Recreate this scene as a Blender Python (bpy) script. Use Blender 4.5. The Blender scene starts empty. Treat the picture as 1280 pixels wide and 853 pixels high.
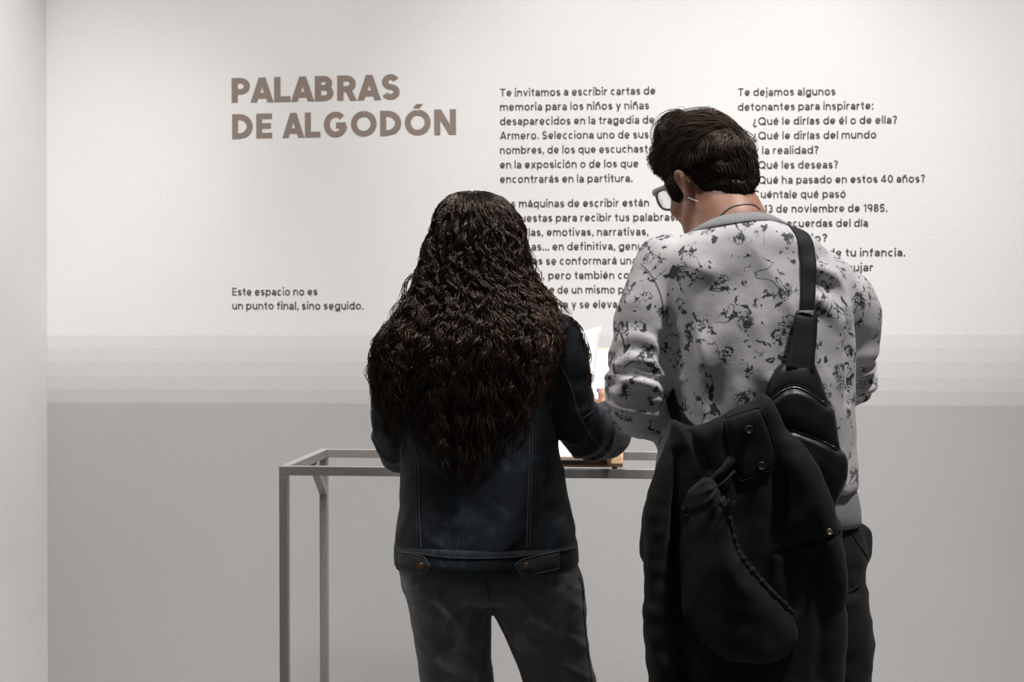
import bpy, bmesh, math, random
import numpy as np
from mathutils import Vector, Matrix, Euler
from mathutils.bvhtree import BVHTree

random.seed(7)
rng = np.random.default_rng(11)
scene = bpy.context.scene
COL = scene.collection

# ------------------------------------------------------------------ camera
FPX = 1800.0                 # focal length in pixels of a 1280-wide frame
HOR = 380.0                  # row of the horizon
CAMZ = 1.385
TH = math.radians(5.45)      # camera turned a little to the left of the wall normal
ROLL = 0.0030
WALLY = 4.60
LEFTX = -1.985
cam_d = bpy.data.cameras.new('camera')
cam = bpy.data.objects.new('camera', cam_d)
COL.objects.link(cam)
cam.location = (0, 0, CAMZ)
cam.matrix_world = Matrix.Translation((0, 0, CAMZ)) @ Matrix.Rotation(TH, 4, 'Z') @ Matrix.Rotation(math.pi / 2, 4, 'X') @ Matrix.Rotation(-ROLL, 4, 'Z')
cam_d.sensor_width = 36.0
cam_d.lens = FPX * 36.0 / 1280.0
cam_d.shift_y = -(426.5 - HOR) / 1280.0
cam_d.dof.use_dof = True
cam_d.dof.focus_distance = 3.0
cam_d.dof.aperture_fstop = 9.0
scene.camera = cam

# ------------------------------------------------------------------ world, lamps, exposure
scene.view_settings.view_transform = 'Standard'
scene.view_settings.look = 'None'
scene.view_settings.gamma = 1.0
scene.view_settings.use_curve_mapping = False
scene.view_settings.exposure = 0.0
world = bpy.data.worlds.new('gallery_dim_light')
scene.world = world
world.use_nodes = True
bg = world.node_tree.nodes['Background']
bg.inputs['Color'].default_value = (1.0, 0.97, 0.95, 1)
bg.inputs['Strength'].default_value = 0.075

def lamp(name, loc, aim, power, size, color=(1.0, 0.978, 0.960), kind='AREA', spread=math.pi, angle=1.6, blend=0.8):
    d = bpy.data.lights.new(name, kind)
    d.energy = power
    d.color = color
    if kind == 'AREA':
        d.shape = 'DISK'
        d.size = size
        d.spread = spread
    else:
        d.spot_size = angle
        d.spot_blend = blend
        d.shadow_soft_size = size
    o = bpy.data.objects.new(name, d)
    COL.objects.link(o)
    o.location = loc
    o.rotation_euler = (Vector(aim) - Vector(loc)).to_track_quat('-Z', 'Y').to_euler()
    return o

# ceiling spots in a row along the text wall, a little in front of it
LAMP_Y, LAMP_Z = 3.10, 4.50
LAMP_AIM = math.radians(69.0)
for lx, pw in [(-1.5, 155), (-0.75, 200), (0.05, 485), (0.9, 365), (1.75, 205)]:
    lamp('ceiling_spot', (lx, LAMP_Y, LAMP_Z), (lx + 0.02, LAMP_Y + math.cos(LAMP_AIM), LAMP_Z - math.sin(LAMP_AIM)), pw, 0.08, kind='SPOT', angle=math.radians(52), blend=1.0)

# a spot added to brighten the side wall, two weaker lamps behind the visitors
lamp('ceiling_spot', (-0.9, 2.9, 4.5), (LEFTX, 3.72, 1.70), 620, 0.10, kind='SPOT', angle=math.radians(50), blend=1.0)
lamp('ceiling_lamp', (1.05, 2.35, 3.7), (0.45, 2.9, 1.3), 250, 0.10, kind='SPOT', angle=math.radians(70), blend=1.0)
lamp('ceiling_lamp', (-0.75, 2.45, 3.7), (-0.30, 3.1, 1.3), 100, 0.10, kind='SPOT', angle=math.radians(70), blend=1.0)

# ------------------------------------------------------------------ frames
CT, ST = math.cos(TH), math.sin(TH)
def vw(p):
    """view-aligned (right, depth, up) -> world"""
    return Vector((p[0] * CT - p[1] * ST, p[0] * ST + p[1] * CT, p[2]))
def V(px, py, Z):
    """point at depth Z that lies on a sight line of the photograph, in the view-aligned frame"""
    return np.array(((px - 640.0) / FPX * Z, Z, CAMZ - (py - HOR) / FPX * Z))
def on_wall(px, py):
    a, b = (px - 640.0), (py - HOR)
    a2 = a * math.cos(ROLL) - b * math.sin(ROLL)
    b2 = a * math.sin(ROLL) + b * math.cos(ROLL)
    d = vw((a2 / FPX, 1.0, -b2 / FPX))
    t = WALLY / d.y
    return d.x * t, CAMZ + d.z * t

# ------------------------------------------------------------------ materials
def new_mat(name):
    m = bpy.data.materials.new(name)
    m.use_nodes = True
    nt = m.node_tree
    b = nt.nodes['Principled BSDF']
    return m, nt, b
def N(nt, typ, **kw):
    n = nt.nodes.new(typ)
    for k, v in kw.items():
        setattr(n, k, v)
    return n
def sets(n, **kw):
    for k, v in kw.items():
        n.inputs[k.replace('_', ' ')].default_value = v
def math_node(nt, op, a, b=None, c=None, clamp=False):
    n = nt.nodes.new('ShaderNodeMath'); n.operation = op; n.use_clamp = clamp
    for i, x in enumerate((a, b, c)):
        if x is None: continue
        if isinstance(x, (int, float)): n.inputs[i].default_value = x
        else: nt.links.new(x, n.inputs[i])
    return n.outputs[0]
def maprange(nt, x, a, b, c=0.0, d=1.0, smooth=True):
    n = nt.nodes.new('ShaderNodeMapRange')
    n.interpolation_type = 'SMOOTHSTEP' if smooth else 'LINEAR'
    nt.links.new(x, n.inputs['Value'])
    n.inputs['From Min'].default_value = a; n.inputs['From Max'].default_value = b
    n.inputs['To Min'].default_value = c; n.inputs['To Max'].default_value = d
    return n.outputs['Result']
def mixcol(nt, fac, a, b):
    n = nt.nodes.new('ShaderNodeMix'); n.data_type = 'RGBA'
    if isinstance(fac, (int, float)): n.inputs['Factor'].default_value = fac
    else: nt.links.new(fac, n.inputs['Factor'])
    for key, x in ((6, a), (7, b)):
        if isinstance(x, tuple): n.inputs[key].default_value = (*x[:3], 1)
        else: nt.links.new(x, n.inputs[key])
    return n.outputs[2]
def noise(nt, coord, scale, detail=3.0, rough=0.5, distortion=0.0):
    n = nt.nodes.new('ShaderNodeTexNoise')
    n.inputs['Scale'].default_value = scale
    n.inputs['Detail'].default_value = detail
    n.inputs['Roughness'].default_value = rough
    n.inputs['Distortion'].default_value = distortion
    if coord is not None: nt.links.new(coord, n.inputs['Vector'])
    return n
def objco(nt, scale=None):
    tc = nt.nodes.new('ShaderNodeTexCoord')
    if scale is None: return tc.outputs['Object']
    mp = nt.nodes.new('ShaderNodeMapping')
    mp.inputs['Scale'].default_value = scale
    nt.links.new(tc.outputs['Object'], mp.inputs['Vector'])
    return mp.outputs['Vector']
def bump(nt, b, height, strength=0.2, dist=0.002):
    n = nt.nodes.new('ShaderNodeBump')
    n.inputs['Strength'].default_value = strength
    n.inputs['Distance'].default_value = dist
    nt.links.new(height, n.inputs['Height'])
    nt.links.new(n.outputs['Normal'], b.inputs['Normal'])
def simple_mat(name, color, rough=0.6, metallic=0.0, var=0.15, vscale=30.0, bstr=0.1, bscale=300.0, bdist=0.001, spec=0.5, sheen=0.0):
    m, nt, b = new_mat(name)
    co = objco(nt)
    nz = noise(nt, co, vscale, 4)
    f = maprange(nt, nz.outputs['Fac'], 0.3, 0.7)
    c1 = tuple(c * (1 - var) for c in color); c2 = tuple(min(1, c * (1 + var)) for c in color)
    nt.links.new(mixcol(nt, f, c1, c2), b.inputs['Base Color'])
    b.inputs['Roughness'].default_value = rough
    b.inputs['Metallic'].default_value = metallic
    b.inputs['Specular IOR Level'].default_value = spec
    if sheen: b.inputs['Sheen Weight'].default_value = sheen
    if bstr:
        n2 = noise(nt, co, bscale, 2)
        bump(nt, b, n2.outputs['Fac'], bstr, bdist)
    return m

def wall_material():
    m, nt, b = new_mat('painted_text_wall')
    tc = nt.nodes.new('ShaderNodeTexCoord')
    geo = nt.nodes.new('ShaderNodeNewGeometry')
    sx = nt.nodes.new('ShaderNodeSeparateXYZ'); nt.links.new(geo.outputs['Position'], sx.inputs[0])
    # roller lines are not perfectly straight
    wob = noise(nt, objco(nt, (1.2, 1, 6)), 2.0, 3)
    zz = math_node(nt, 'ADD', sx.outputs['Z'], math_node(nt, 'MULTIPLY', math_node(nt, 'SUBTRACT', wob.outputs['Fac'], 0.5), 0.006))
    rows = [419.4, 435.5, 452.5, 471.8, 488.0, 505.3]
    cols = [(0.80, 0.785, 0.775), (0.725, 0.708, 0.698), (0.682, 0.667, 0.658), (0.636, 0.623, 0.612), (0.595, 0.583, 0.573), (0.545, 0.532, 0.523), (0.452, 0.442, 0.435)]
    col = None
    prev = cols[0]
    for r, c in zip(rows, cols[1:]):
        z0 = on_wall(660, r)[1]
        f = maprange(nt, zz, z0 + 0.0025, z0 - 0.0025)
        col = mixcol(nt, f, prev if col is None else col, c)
    n1 = noise(nt, tc.outputs['Object'], 2.2, 4)
    mul = maprange(nt, n1.outputs['Fac'], 0.2, 0.8, 0.975, 1.02, False)
    mm = nt.nodes.new('ShaderNodeMix'); mm.data_type = 'RGBA'; mm.blend_type = 'MULTIPLY'; mm.inputs['Factor'].default_value = 1
    nt.links.new(col, mm.inputs[6])
    cmb = nt.nodes.new('ShaderNodeCombineXYZ')
    for k in range(3): nt.links.new(mul, cmb.inputs[k])
    nt.links.new(cmb.outputs[0], mm.inputs[7])
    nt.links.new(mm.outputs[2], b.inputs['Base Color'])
    b.inputs['Roughness'].default_value = 0.75
    b.inputs['Specular IOR Level'].default_value = 0.25
    n2 = noise(nt, tc.outputs['Object'], 95.0, 3, 0.6)
    bump(nt, b, n2.outputs['Fac'], 0.13, 0.004)
    return m

def fabric_mat(name, color, rough=0.85, weave=900.0, var=0.2, vscale=14.0, fold=0.0, sheen=0.15, spec=0.3, dust=None):
    m, nt, b = new_mat(name)
    co = objco(nt)
    nz = noise(nt, co, vscale, 5, 0.6)
    f = maprange(nt, nz.outputs['Fac'], 0.3, 0.7)
    c1 = tuple(c * (1 - var) for c in color); c2 = tuple(c * (1 + var) for c in color)
    col = mixcol(nt, f, c1, c2)
    fine = noise(nt, objco(nt, (1, 1, 2.5)), weave * 0.45, 2)
    ff = maprange(nt, fine.outputs['Fac'], 0.35, 0.75)
    col = mixcol(nt, math_node(nt, 'MULTIPLY', ff, 0.45), col, tuple(min(1, c * 1.9 + 0.004) for c in color))
    if dust is not None:
        dn = noise(nt, co, dust[0], 4, 0.65, 0.6)
        df = maprange(nt, dn.outputs['Fac'], dust[1], dust[2])
        col = mixcol(nt, df, col, dust[3])
    nt.links.new(col, b.inputs['Base Color'])
    b.inputs['Roughness'].default_value = rough
    b.inputs['Specular IOR Level'].default_value = spec
    b.inputs['Sheen Weight'].default_value = sheen
    b.inputs['Sheen Roughness'].default_value = 0.5
    hsum = math_node(nt, 'ADD', math_node(nt, 'MULTIPLY', fine.outputs['Fac'], 0.25), noise(nt, co, 45.0, 4).outputs['Fac'])
    bump(nt, b, hsum, 0.35 if fold == 0 else fold, 0.003)
    return m

def print_material():
    """light grey satin sweatshirt cloth with an inky blossom-and-twig print"""
    m, nt, b = new_mat('printed_sweatshirt_cloth')
    co = objco(nt)
    warp = noise(nt, co, 26.0, 3)
    vm = nt.nodes.new('ShaderNodeVectorMath'); vm.operation = 'SCALE'; vm.inputs['Scale'].default_value = 0.030
    vs = nt.nodes.new('ShaderNodeVectorMath'); vs.operation = 'SUBTRACT'; vs.inputs[1].default_value = (.5, .5, .5)
    nt.links.new(warp.outputs['Color'], vs.inputs[0]); nt.links.new(vs.outputs[0], vm.inputs[0])
    va = nt.nodes.new('ShaderNodeVectorMath'); va.operation = 'ADD'
    nt.links.new(co, va.inputs[0]); nt.links.new(vm.outputs[0], va.inputs[1])
    wco = va.outputs[0]
    vor = nt.nodes.new('ShaderNodeTexVoronoi'); vor.inputs['Scale'].default_value = 16.0; vor.inputs['Randomness'].default_value = 0.75
    nt.links.new(wco, vor.inputs['Vector'])
    flower = maprange(nt, vor.outputs['Distance'], 0.36, 0.25)
    sep = nt.nodes.new('ShaderNodeSeparateColor'); nt.links.new(vor.outputs['Color'], sep.inputs[0])
    keep = maprange(nt, sep.outputs[0], 0.16, 0.18)
    flower = math_node(nt, 'MULTIPLY', flower, keep)
    n1 = noise(nt, co, 66.0, 2.0, 0.5, 1.5)
    scr = maprange(nt, math_node(nt, 'ABSOLUTE', math_node(nt, 'SUBTRACT', n1.outputs['Fac'], 0.5)), 0.05, 0.025)
    mp2 = nt.nodes.new('ShaderNodeMapping'); mp2.inputs['Location'].default_value = (0.37, 0.21, 0.53); mp2.inputs['Rotation'].default_value = (0.5, 0.3, 0.9)
    nt.links.new(wco, mp2.inputs['Vector'])
    vor2 = nt.nodes.new('ShaderNodeTexVoronoi'); vor2.inputs['Scale'].default_value = 18.5; vor2.inputs['Randomness'].default_value = 0.7
    nt.links.new(mp2.outputs[0], vor2.inputs['Vector'])
    flower = math_node(nt, 'MAXIMUM', flower, maprange(nt, vor2.outputs['Distance'], 0.31, 0.21))
    n3 = noise(nt, co, 85.0, 2)
    blob = maprange(nt, n3.outputs['Fac'], 0.53, 0.57)
    ink1 = math_node(nt, 'MULTIPLY', flower, math_node(nt, 'MAXIMUM', scr, blob))
    # twigs: thin iso-lines with leaves, only in patches
    n4 = noise(nt, co, 17.0, 2, 0.5, 0.9)
    tw = maprange(nt, math_node(nt, 'ABSOLUTE', math_node(nt, 'SUBTRACT', n4.outputs['Fac'], 0.5)), 0.016, 0.007)
    n5 = noise(nt, co, 15.0, 2)
    patch = maprange(nt, n5.outputs['Fac'], 0.50, 0.53)
    ink2 = math_node(nt, 'MULTIPLY', tw, patch)
    n6 = noise(nt, co, 60.0, 2, 0.5, 0.6)
    leaf = math_node(nt, 'MULTIPLY', maprange(nt, n6.outputs['Fac'], 0.585, 0.61),
                     maprange(nt, math_node(nt, 'ABSOLUTE', math_node(nt, 'SUBTRACT', n4.outputs['Fac'], 0.5)), 0.07, 0.04))
    ink = math_node(nt, 'MAXIMUM', math_node(nt, 'MAXIMUM', ink1, ink2), leaf, clamp=True)
    ground = mixcol(nt, maprange(nt, noise(nt, co, 5.0, 3).outputs['Fac'], 0.3, 0.7), (0.60, 0.585, 0.595), (0.66, 0.645, 0.65))
    col = mixcol(nt, math_node(nt, 'MULTIPLY', ink, 0.93), ground, (0.014, 0.016, 0.034))
    nt.links.new(col, b.inputs['Base Color'])
    b.inputs['Roughness'].default_value = 0.62
    b.inputs['Specular IOR Level'].default_value = 0.3
    b.inputs['Sheen Weight'].default_value = 0.1
    bump(nt, b, noise(nt, co, 38.0, 4, 0.55).outputs['Fac'], 0.25, 0.004)
    return m

def rib_mat(name, color, freq):
    m, nt, b = new_mat(name)
    co = objco(nt)
    at = nt.nodes.new('ShaderNodeAttribute'); at.attribute_name = 'around'
    w = math_node(nt, 'SINE', math_node(nt, 'MULTIPLY', at.outputs['Fac'], freq))
    f = maprange(nt, w, -1, 1)
    nt.links.new(mixcol(nt, f, tuple(c * .62 for c in color), color), b.inputs['Base Color'])
    b.inputs['Roughness'].default_value = 0.9
    b.inputs['Sheen Weight'].default_value = 0.15
    bump(nt, b, f, 0.5, 0.002)
    return m

def skin_mat():
    m, nt, b = new_mat('skin')
    co = objco(nt)
    f = maprange(nt, noise(nt, co, 18.0, 4).outputs['Fac'], 0.3, 0.7)
    nt.links.new(mixcol(nt, f, (0.35, 0.170, 0.110), (0.42, 0.215, 0.145)), b.inputs['Base Color'])
    b.inputs['Roughness'].default_value = 0.5
    b.inputs['Subsurface Weight'].default_value = 0.15
    b.inputs['Subsurface Radius'].default_value = (1.0, 0.3, 0.15)
    b.inputs['Subsurface Scale'].default_value = 0.008
    bump(nt, b, noise(nt, co, 500.0, 2).outputs['Fac'], 0.12, 0.0006)
    return m

def hair_mat(name, dark, light, rough=0.35, spec=0.5):
    m, nt, b = new_mat(name)
    at = nt.nodes.new('ShaderNodeAttribute'); at.attribute_name = 'tint'
    nt.links.new(mixcol(nt, at.outputs['Fac'], dark, light), b.inputs['Base Color'])
    b.inputs['Roughness'].default_value = rough
    b.inputs['Specular IOR Level'].default_value = spec
    b.inputs['Specular Tint'].default_value = (0.95, 0.74, 0.60, 1)
    return m

def wood_mat(name, c1, c2, scale=(3, 60, 60)):
    m, nt, b = new_mat(name)
    n1 = noise(nt, objco(nt, scale), 2.0, 5, 0.6, 0.4)
    nt.links.new(mixcol(nt, maprange(nt, n1.outputs['Fac'], 0.3, 0.7), c1, c2), b.inputs['Base Color'])
    b.inputs['Roughness'].default_value = 0.55
    bump(nt, b, n1.outputs['Fac'], 0.15, 0.001)
    return m

def metal_mat():
    m, nt, b = new_mat('brushed_steel')
    n1 = noise(nt, objco(nt, (40, 40, 4)), 12.0, 3)
    nt.links.new(mixcol(nt, n1.outputs['Fac'], (0.31, 0.292, 0.275), (0.40, 0.38, 0.362)), b.inputs['Base Color'])
    b.inputs['Metallic'].default_value = 0.35
    b.inputs['Roughness'].default_value = 0.42
    return m

def thin_glass_mat(name, tint=(0.97, 0.985, 0.98), refl=0.04):
    m, nt, b = new_mat(name)
    nt.nodes.remove(b)
    out = nt.nodes['Material Output']
    tr = nt.nodes.new('ShaderNodeBsdfTransparent'); tr.inputs['Color'].default_value = (*tint, 1)
    gl = nt.nodes.new('ShaderNodeBsdfGlossy'); gl.inputs['Roughness'].default_value = 0.03
    geo = nt.nodes.new('ShaderNodeNewGeometry')
    dp = nt.nodes.new('ShaderNodeVectorMath'); dp.operation = 'DOT_PRODUCT'
    nt.links.new(geo.outputs['Normal'], dp.inputs[0]); nt.links.new(geo.outputs['Incoming'], dp.inputs[1])
    om = math_node(nt, 'SUBTRACT', 1.0, math_node(nt, 'ABSOLUTE', dp.outputs['Value']))
    frs = math_node(nt, 'MULTIPLY_ADD', math_node(nt, 'POWER', om, 5.0), 0.90, refl, clamp=True)
    mx = nt.nodes.new('ShaderNodeMixShader')
    nt.links.new(frs, mx.inputs[0]); nt.links.new(tr.outputs[0], mx.inputs[1]); nt.links.new(gl.outputs[0], mx.inputs[2])
    nt.links.new(mx.outputs[0], out.inputs['Surface'])
    return m

M = {}
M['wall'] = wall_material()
M['white_wall'] = simple_mat('white_wall_paint', (0.80, 0.79, 0.78), 0.8, var=0.02, vscale=3, bstr=0.15, bscale=90, bdist=0.003, spec=0.25)
M['floor'] = simple_mat('grey_concrete_floor', (0.28, 0.276, 0.272), 0.6, var=0.15, vscale=4, bstr=0.1, bscale=60)
M['title'] = simple_mat('brown_vinyl_lettering', (0.262, 0.205, 0.172), 0.6, var=0.03, bstr=0)
M['body_text'] = simple_mat('dark_vinyl_lettering', (0.072, 0.060, 0.050), 0.6, var=0.03, bstr=0)
M['steel'] = metal_mat()
M['glass'] = thin_glass_mat('clear_glass')
M['skin'] = skin_mat()
M['print'] = print_material()
M['rib'] = rib_mat('grey_rib_knit', (0.36, 0.355, 0.36), 150.0)
M['denim'] = fabric_mat('dark_blue_denim', (0.0080, 0.0125, 0.0180), 0.8, 1000, 0.3, 10, dust=(11.0, 0.52, 0.74, (0.038, 0.058, 0.075)), sheen=0.1)
M['denim_edge'] = fabric_mat('worn_denim_edge', (0.036, 0.043, 0.050), 0.8, 1000, 0.35, 40, sheen=0.1)
M['stitch'] = simple_mat('grey_stitching', (0.075, 0.078, 0.085), 0.8, var=0.4, vscale=300, bstr=0)
M['orange_stitch'] = simple_mat('tan_stitching', (0.16, 0.10, 0.055), 0.8, var=0.4, vscale=300, bstr=0)
M['jeans'] = fabric_mat('faded_black_jeans', (0.092, 0.091, 0.101), 0.85, 1000, 0.28, 9, dust=(8.0, 0.53, 0.74, (0.22, 0.236, 0.27)), sheen=0.1)
M['black_trousers'] = fabric_mat('black_trouser_cloth', (0.0085, 0.0083, 0.0095), 0.85, 900, 0.3, 12, sheen=0.05)
M['black_jacket'] = fabric_mat('black_padded_cotton', (0.0062, 0.0059, 0.0061), 0.8, 1200, 0.25, 12, sheen=0.05)
M['black_strap'] = fabric_mat('black_webbing', (0.012, 0.012, 0.013), 0.7, 1500, 0.2, 40, sheen=0.05)
M['black_leather'] = simple_mat('black_leather', (0.010, 0.0098, 0.010), 0.42, var=0.3, vscale=40, bstr=0.25, bscale=350, bdist=0.0012)
M['zipper'] = simple_mat('dark_metal_zip', (0.20, 0.19, 0.18), 0.35, 0.9, var=0.5, vscale=400, bstr=0.4, bscale=700)
M['brass'] = simple_mat('aged_brass', (0.50, 0.42, 0.30), 0.35, 1.0, var=0.15)
M['copper'] = simple_mat('copper_button', (0.30, 0.15, 0.075), 0.4, 0.9, var=0.2)
M['silver'] = simple_mat('silver', (0.62, 0.60, 0.58), 0.3, 1.0, var=0.2, vscale=300)
M['chain'] = simple_mat('dark_silver_chain', (0.22, 0.20, 0.19), 0.4, 0.8, var=0.5, vscale=700)
M['hair_woman'] = hair_mat('long_dark_brown_curls', (0.0046, 0.0032, 0.0028), (0.062, 0.031, 0.020), 0.29, 0.62)
M['hair_man'] = hair_mat('short_dark_brown_hair', (0.0095, 0.0068, 0.0058), (0.125, 0.085, 0.066), 0.42, 0.5)
M['frame_acetate'] = simple_mat('grey_translucent_acetate', (0.42, 0.405, 0.415), 0.25, var=0.1, bstr=0)
M['lens'] = thin_glass_mat('spectacle_lens', (0.98, 0.98, 0.985))
M['paper'] = simple_mat('white_paper', (0.86, 0.855, 0.84), 0.8, var=0.015, vscale=8, bstr=0.05, bscale=200)
M['faint_ink'] = simple_mat('faint_grey_ink', (0.58, 0.57, 0.56), 0.8, var=0.05, bstr=0)
M['wood'] = wood_mat('light_pine', (0.62, 0.40, 0.22), (0.72, 0.50, 0.30))
M['dark_wood'] = wood_mat('stained_wood_lip', (0.085, 0.05, 0.035), (0.12, 0.075, 0.05))
M['eraser'] = simple_mat('white_rubber', (0.80, 0.77, 0.72), 0.7, var=0.05, bstr=0)
M['rubber'] = simple_mat('black_rubber', (0.02, 0.02, 0.02), 0.8, bstr=0)
M['blue_nail'] = simple_mat('blue_nail_polish', (0.02, 0.09, 0.55), 0.15, var=0.05, bstr=0)
M['eye'] = simple_mat('eye_white', (0.75, 0.72, 0.7), 0.2, var=0.02, bstr=0)
M['shoe'] = simple_mat('white_shoe_leather', (0.55, 0.54, 0.52), 0.5, bstr=0.1)
M['dark_shoe'] = simple_mat('black_shoe_leather', (0.02, 0.02, 0.02), 0.5, bstr=0.1)
# ------------------------------------------------------------------ object helpers
ORIG = {}
def root(name, label, cat, origin, group=None):
    """an Empty at the base of a thing; origin in the view-aligned frame"""
    o = bpy.data.objects.new(name, None)
    COL.objects.link(o)
    o.empty_display_size = 0.1
    o.location = vw(origin)
    o.rotation_euler = (0, 0, TH)
    o['label'] = label; o['category'] = cat
    if group: o['group'] = group
    ORIG[o.name] = np.array(origin, dtype=float)
    return o
def mobj(name, verts, faces, mat, parent=None, origin=None, smooth=True, attr=None, label=None, cat=None, group=None):
    """one mesh object; verts in the view-aligned frame"""
    verts = np.asarray(verts, dtype=np.float64)
    if parent is not None:
        og = ORIG[parent.name]
    else:
        og = np.array(origin, dtype=float)
    me = bpy.data.meshes.new(name)
    vv = verts - og
    if isinstance(faces, np.ndarray):
        nv, nf, k = len(vv), len(faces), faces.shape[1]
        me.vertices.add(nv); me.vertices.foreach_set('co', vv.astype(np.float32).ravel())
        me.loops.add(nf * k); me.loops.foreach_set('vertex_index', faces.astype(np.int32).ravel())
        me.polygons.add(nf); me.polygons.foreach_set('loop_start', np.arange(0, nf * k, k, dtype=np.int32))
        me.update(calc_edges=True)
    else:
        me.from_pydata([tuple(v) for v in vv], [], faces)
    if smooth:
        me.polygons.foreach_set('use_smooth', np.ones(len(me.polygons), dtype=bool))
    if attr:
        for k, a in attr.items():
            at = me.attributes.new(k, 'FLOAT', 'POINT')
            at.data.foreach_set('value', np.asarray(a, dtype=np.float32))
    me.materials.append(M[mat])
    me.validate()
    o = bpy.data.objects.new(name, me)
    COL.objects.link(o)
    if parent is not None:
        o.parent = parent
    else:
        o.location = vw(og); o.rotation_euler = (0, 0, TH)
    ORIG[o.name] = og
    if label: o['label'] = label
    if cat: o['category'] = cat
    if group: o['group'] = group
    return o

class Geo:
    """collects raw pieces of one mesh"""
    def __init__(s): s.v = []; s.f = []; s.n = 0
    def add(s, v, f):
        v = [tuple(map(float, p)) for p in v]
        s.v += v; s.f += [tuple(i + s.n for i in q) for q in f]; s.n += len(v)
        return s
    def box(s, c, half, ax=None, bev=0.0):
        """bevelled box: centre, half sizes, axes rows"""
        ax = np.eye(3) if ax is None else np.asarray(ax)
        bm = bmesh.new()
        bmesh.ops.create_cube(bm, size=2.0)
        for v in bm.verts: v.co = Vector((v.co.x * half[0], v.co.y * half[1], v.co.z * half[2]))
        if bev > 0:
            bmesh.ops.bevel(bm, geom=list(bm.edges), offset=bev, segments=2, affect='EDGES', profile=0.6)
        bm.verts.index_update()
        vs = [np.asarray(c) + np.array(v.co) @ ax for v in bm.verts]
        fs = [[v.index for v in f.verts] for f in bm.faces]
        bm.free()
        return s.add(vs, fs)
    def tube(s, pts, rad, seg=8, flat=None, closed=False):
        """tube along points; rad scalar or list; flat = (axis vector, factor) squashes"""
        P = np.asarray(pts, float); n = len(P)
        R = np.full(n, rad, float) if np.isscalar(rad) else np.asarray(rad, float)
        T = np.gradient(P, axis=0) if not closed else (np.roll(P, -1, 0) - np.roll(P, 1, 0))
        T /= np.linalg.norm(T, axis=1)[:, None] + 1e-12
        ref = np.array((0, 0, 1.0)) if abs(T[0, 2]) < 0.9 else np.array((0, 1.0, 0))
        u = np.cross(T[0], ref); u /= np.linalg.norm(u)
        vs = []
        for i in range(n):
            u = u - T[i] * np.dot(u, T[i]); u /= np.linalg.norm(u) + 1e-12
            w = np.cross(T[i], u)
            for k in range(seg):
                a = 2 * math.pi * k / seg
                d = (u * math.cos(a) + w * math.sin(a)) * R[i]
                if flat is not None:
                    fa = np.asarray(flat[0], float); fa = fa / np.linalg.norm(fa)
                    d = d - fa * np.dot(d, fa) * (1 - flat[1])
                vs.append(P[i] + d)
        fs = []
        m = n if closed else n - 1
        for i in range(m):
            j = (i + 1) % n
            for k in range(seg):
                k2 = (k + 1) % seg
                fs.append((i * seg + k, i * seg + k2, j * seg + k2, j * seg + k))
        if not closed:
            fs.append(tuple(range(seg))[::-1]); fs.append(tuple((n - 1) * seg + k for k in range(seg)))
        return s.add(vs, fs)
    def ellipsoid(s, c, r, ax=None, nu=16, nv=10):
        ax = np.eye(3) if ax is None else np.asarray(ax)
        vs = [np.asarray(c) + np.array((0, 0, r[2])) @ ax]
        for j in range(1, nv):
            ph = math.pi * j / nv
            for i in range(nu):
                a = 2 * math.pi * i / nu
                vs.append(np.asarray(c) + np.array((r[0] * math.sin(ph) * math.cos(a), r[1] * math.sin(ph) * math.sin(a), r[2] * math.cos(ph))) @ ax)
        vs.append(np.asarray(c) - np.array((0, 0, r[2])) @ ax)
        fs = [(0, 1 + i, 1 + (i + 1) % nu) for i in range(nu)]
        for j in range(nv - 2):
            for i in range(nu):
                a = 1 + j * nu + i; b = 1 + j * nu + (i + 1) % nu
                fs.append((a, a + nu, b + nu, b))
        e = len(vs) - 1; q = 1 + (nv - 2) * nu
        fs += [(e, q + (i + 1) % nu, q + i) for i in range(nu)]
        return s.add(vs, fs)
    def lathe(s, c, prof, ax=None, seg=18):
        """profile of (radius, height) turned round the third axis"""
        ax = np.eye(3) if ax is None else np.asarray(ax)
        vs, fs = [], []
        for r, h in prof:
            for k in range(seg):
                a = 2 * math.pi * k / seg
                vs.append(np.asarray(c) + np.array((r * math.cos(a), r * math.sin(a), h)) @ ax)
        for i in range(len(prof) - 1):
            for k in range(seg):
                k2 = (k + 1) % seg
                fs.append((i * seg + k, i * seg + k2, (i + 1) * seg + k2, (i + 1) * seg + k))
        fs.append(tuple(range(seg))[::-1]); fs.append(tuple((len(prof) - 1) * seg + k for k in range(seg)))
        return s.add(vs, fs)
    def obj(s, name, mat, parent=None, **kw):
        return mobj(name, np.array(s.v), s.f, mat, parent, **kw)

def ortho(f, up=(0, 0, 1)):
    f = np.asarray(f, float); f = f / np.linalg.norm(f)
    r = np.cross(f, up); r /= np.linalg.norm(r)
    u = np.cross(r, f)
    return np.array((r, f, u))

def catmull(P, n):
    """smooth resampling of a polyline (rows are points of any dimension)"""
    P = np.asarray(P, float)
    Q = np.vstack((2 * P[0] - P[1], P, 2 * P[-1] - P[-2]))
    out = []
    segs = len(P) - 1
    t = np.linspace(0, segs, n)
    for x in t:
        i = min(int(x), segs - 1); f = x - i
        a, b, c, d = Q[i], Q[i + 1], Q[i + 2], Q[i + 3]
        out.append(0.5 * (2 * b + (c - a) * f + (2 * a - 5 * b + 4 * c - d) * f * f + (3 * b - a - 3 * c + d) * f ** 3))
    return np.array(out)

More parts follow.
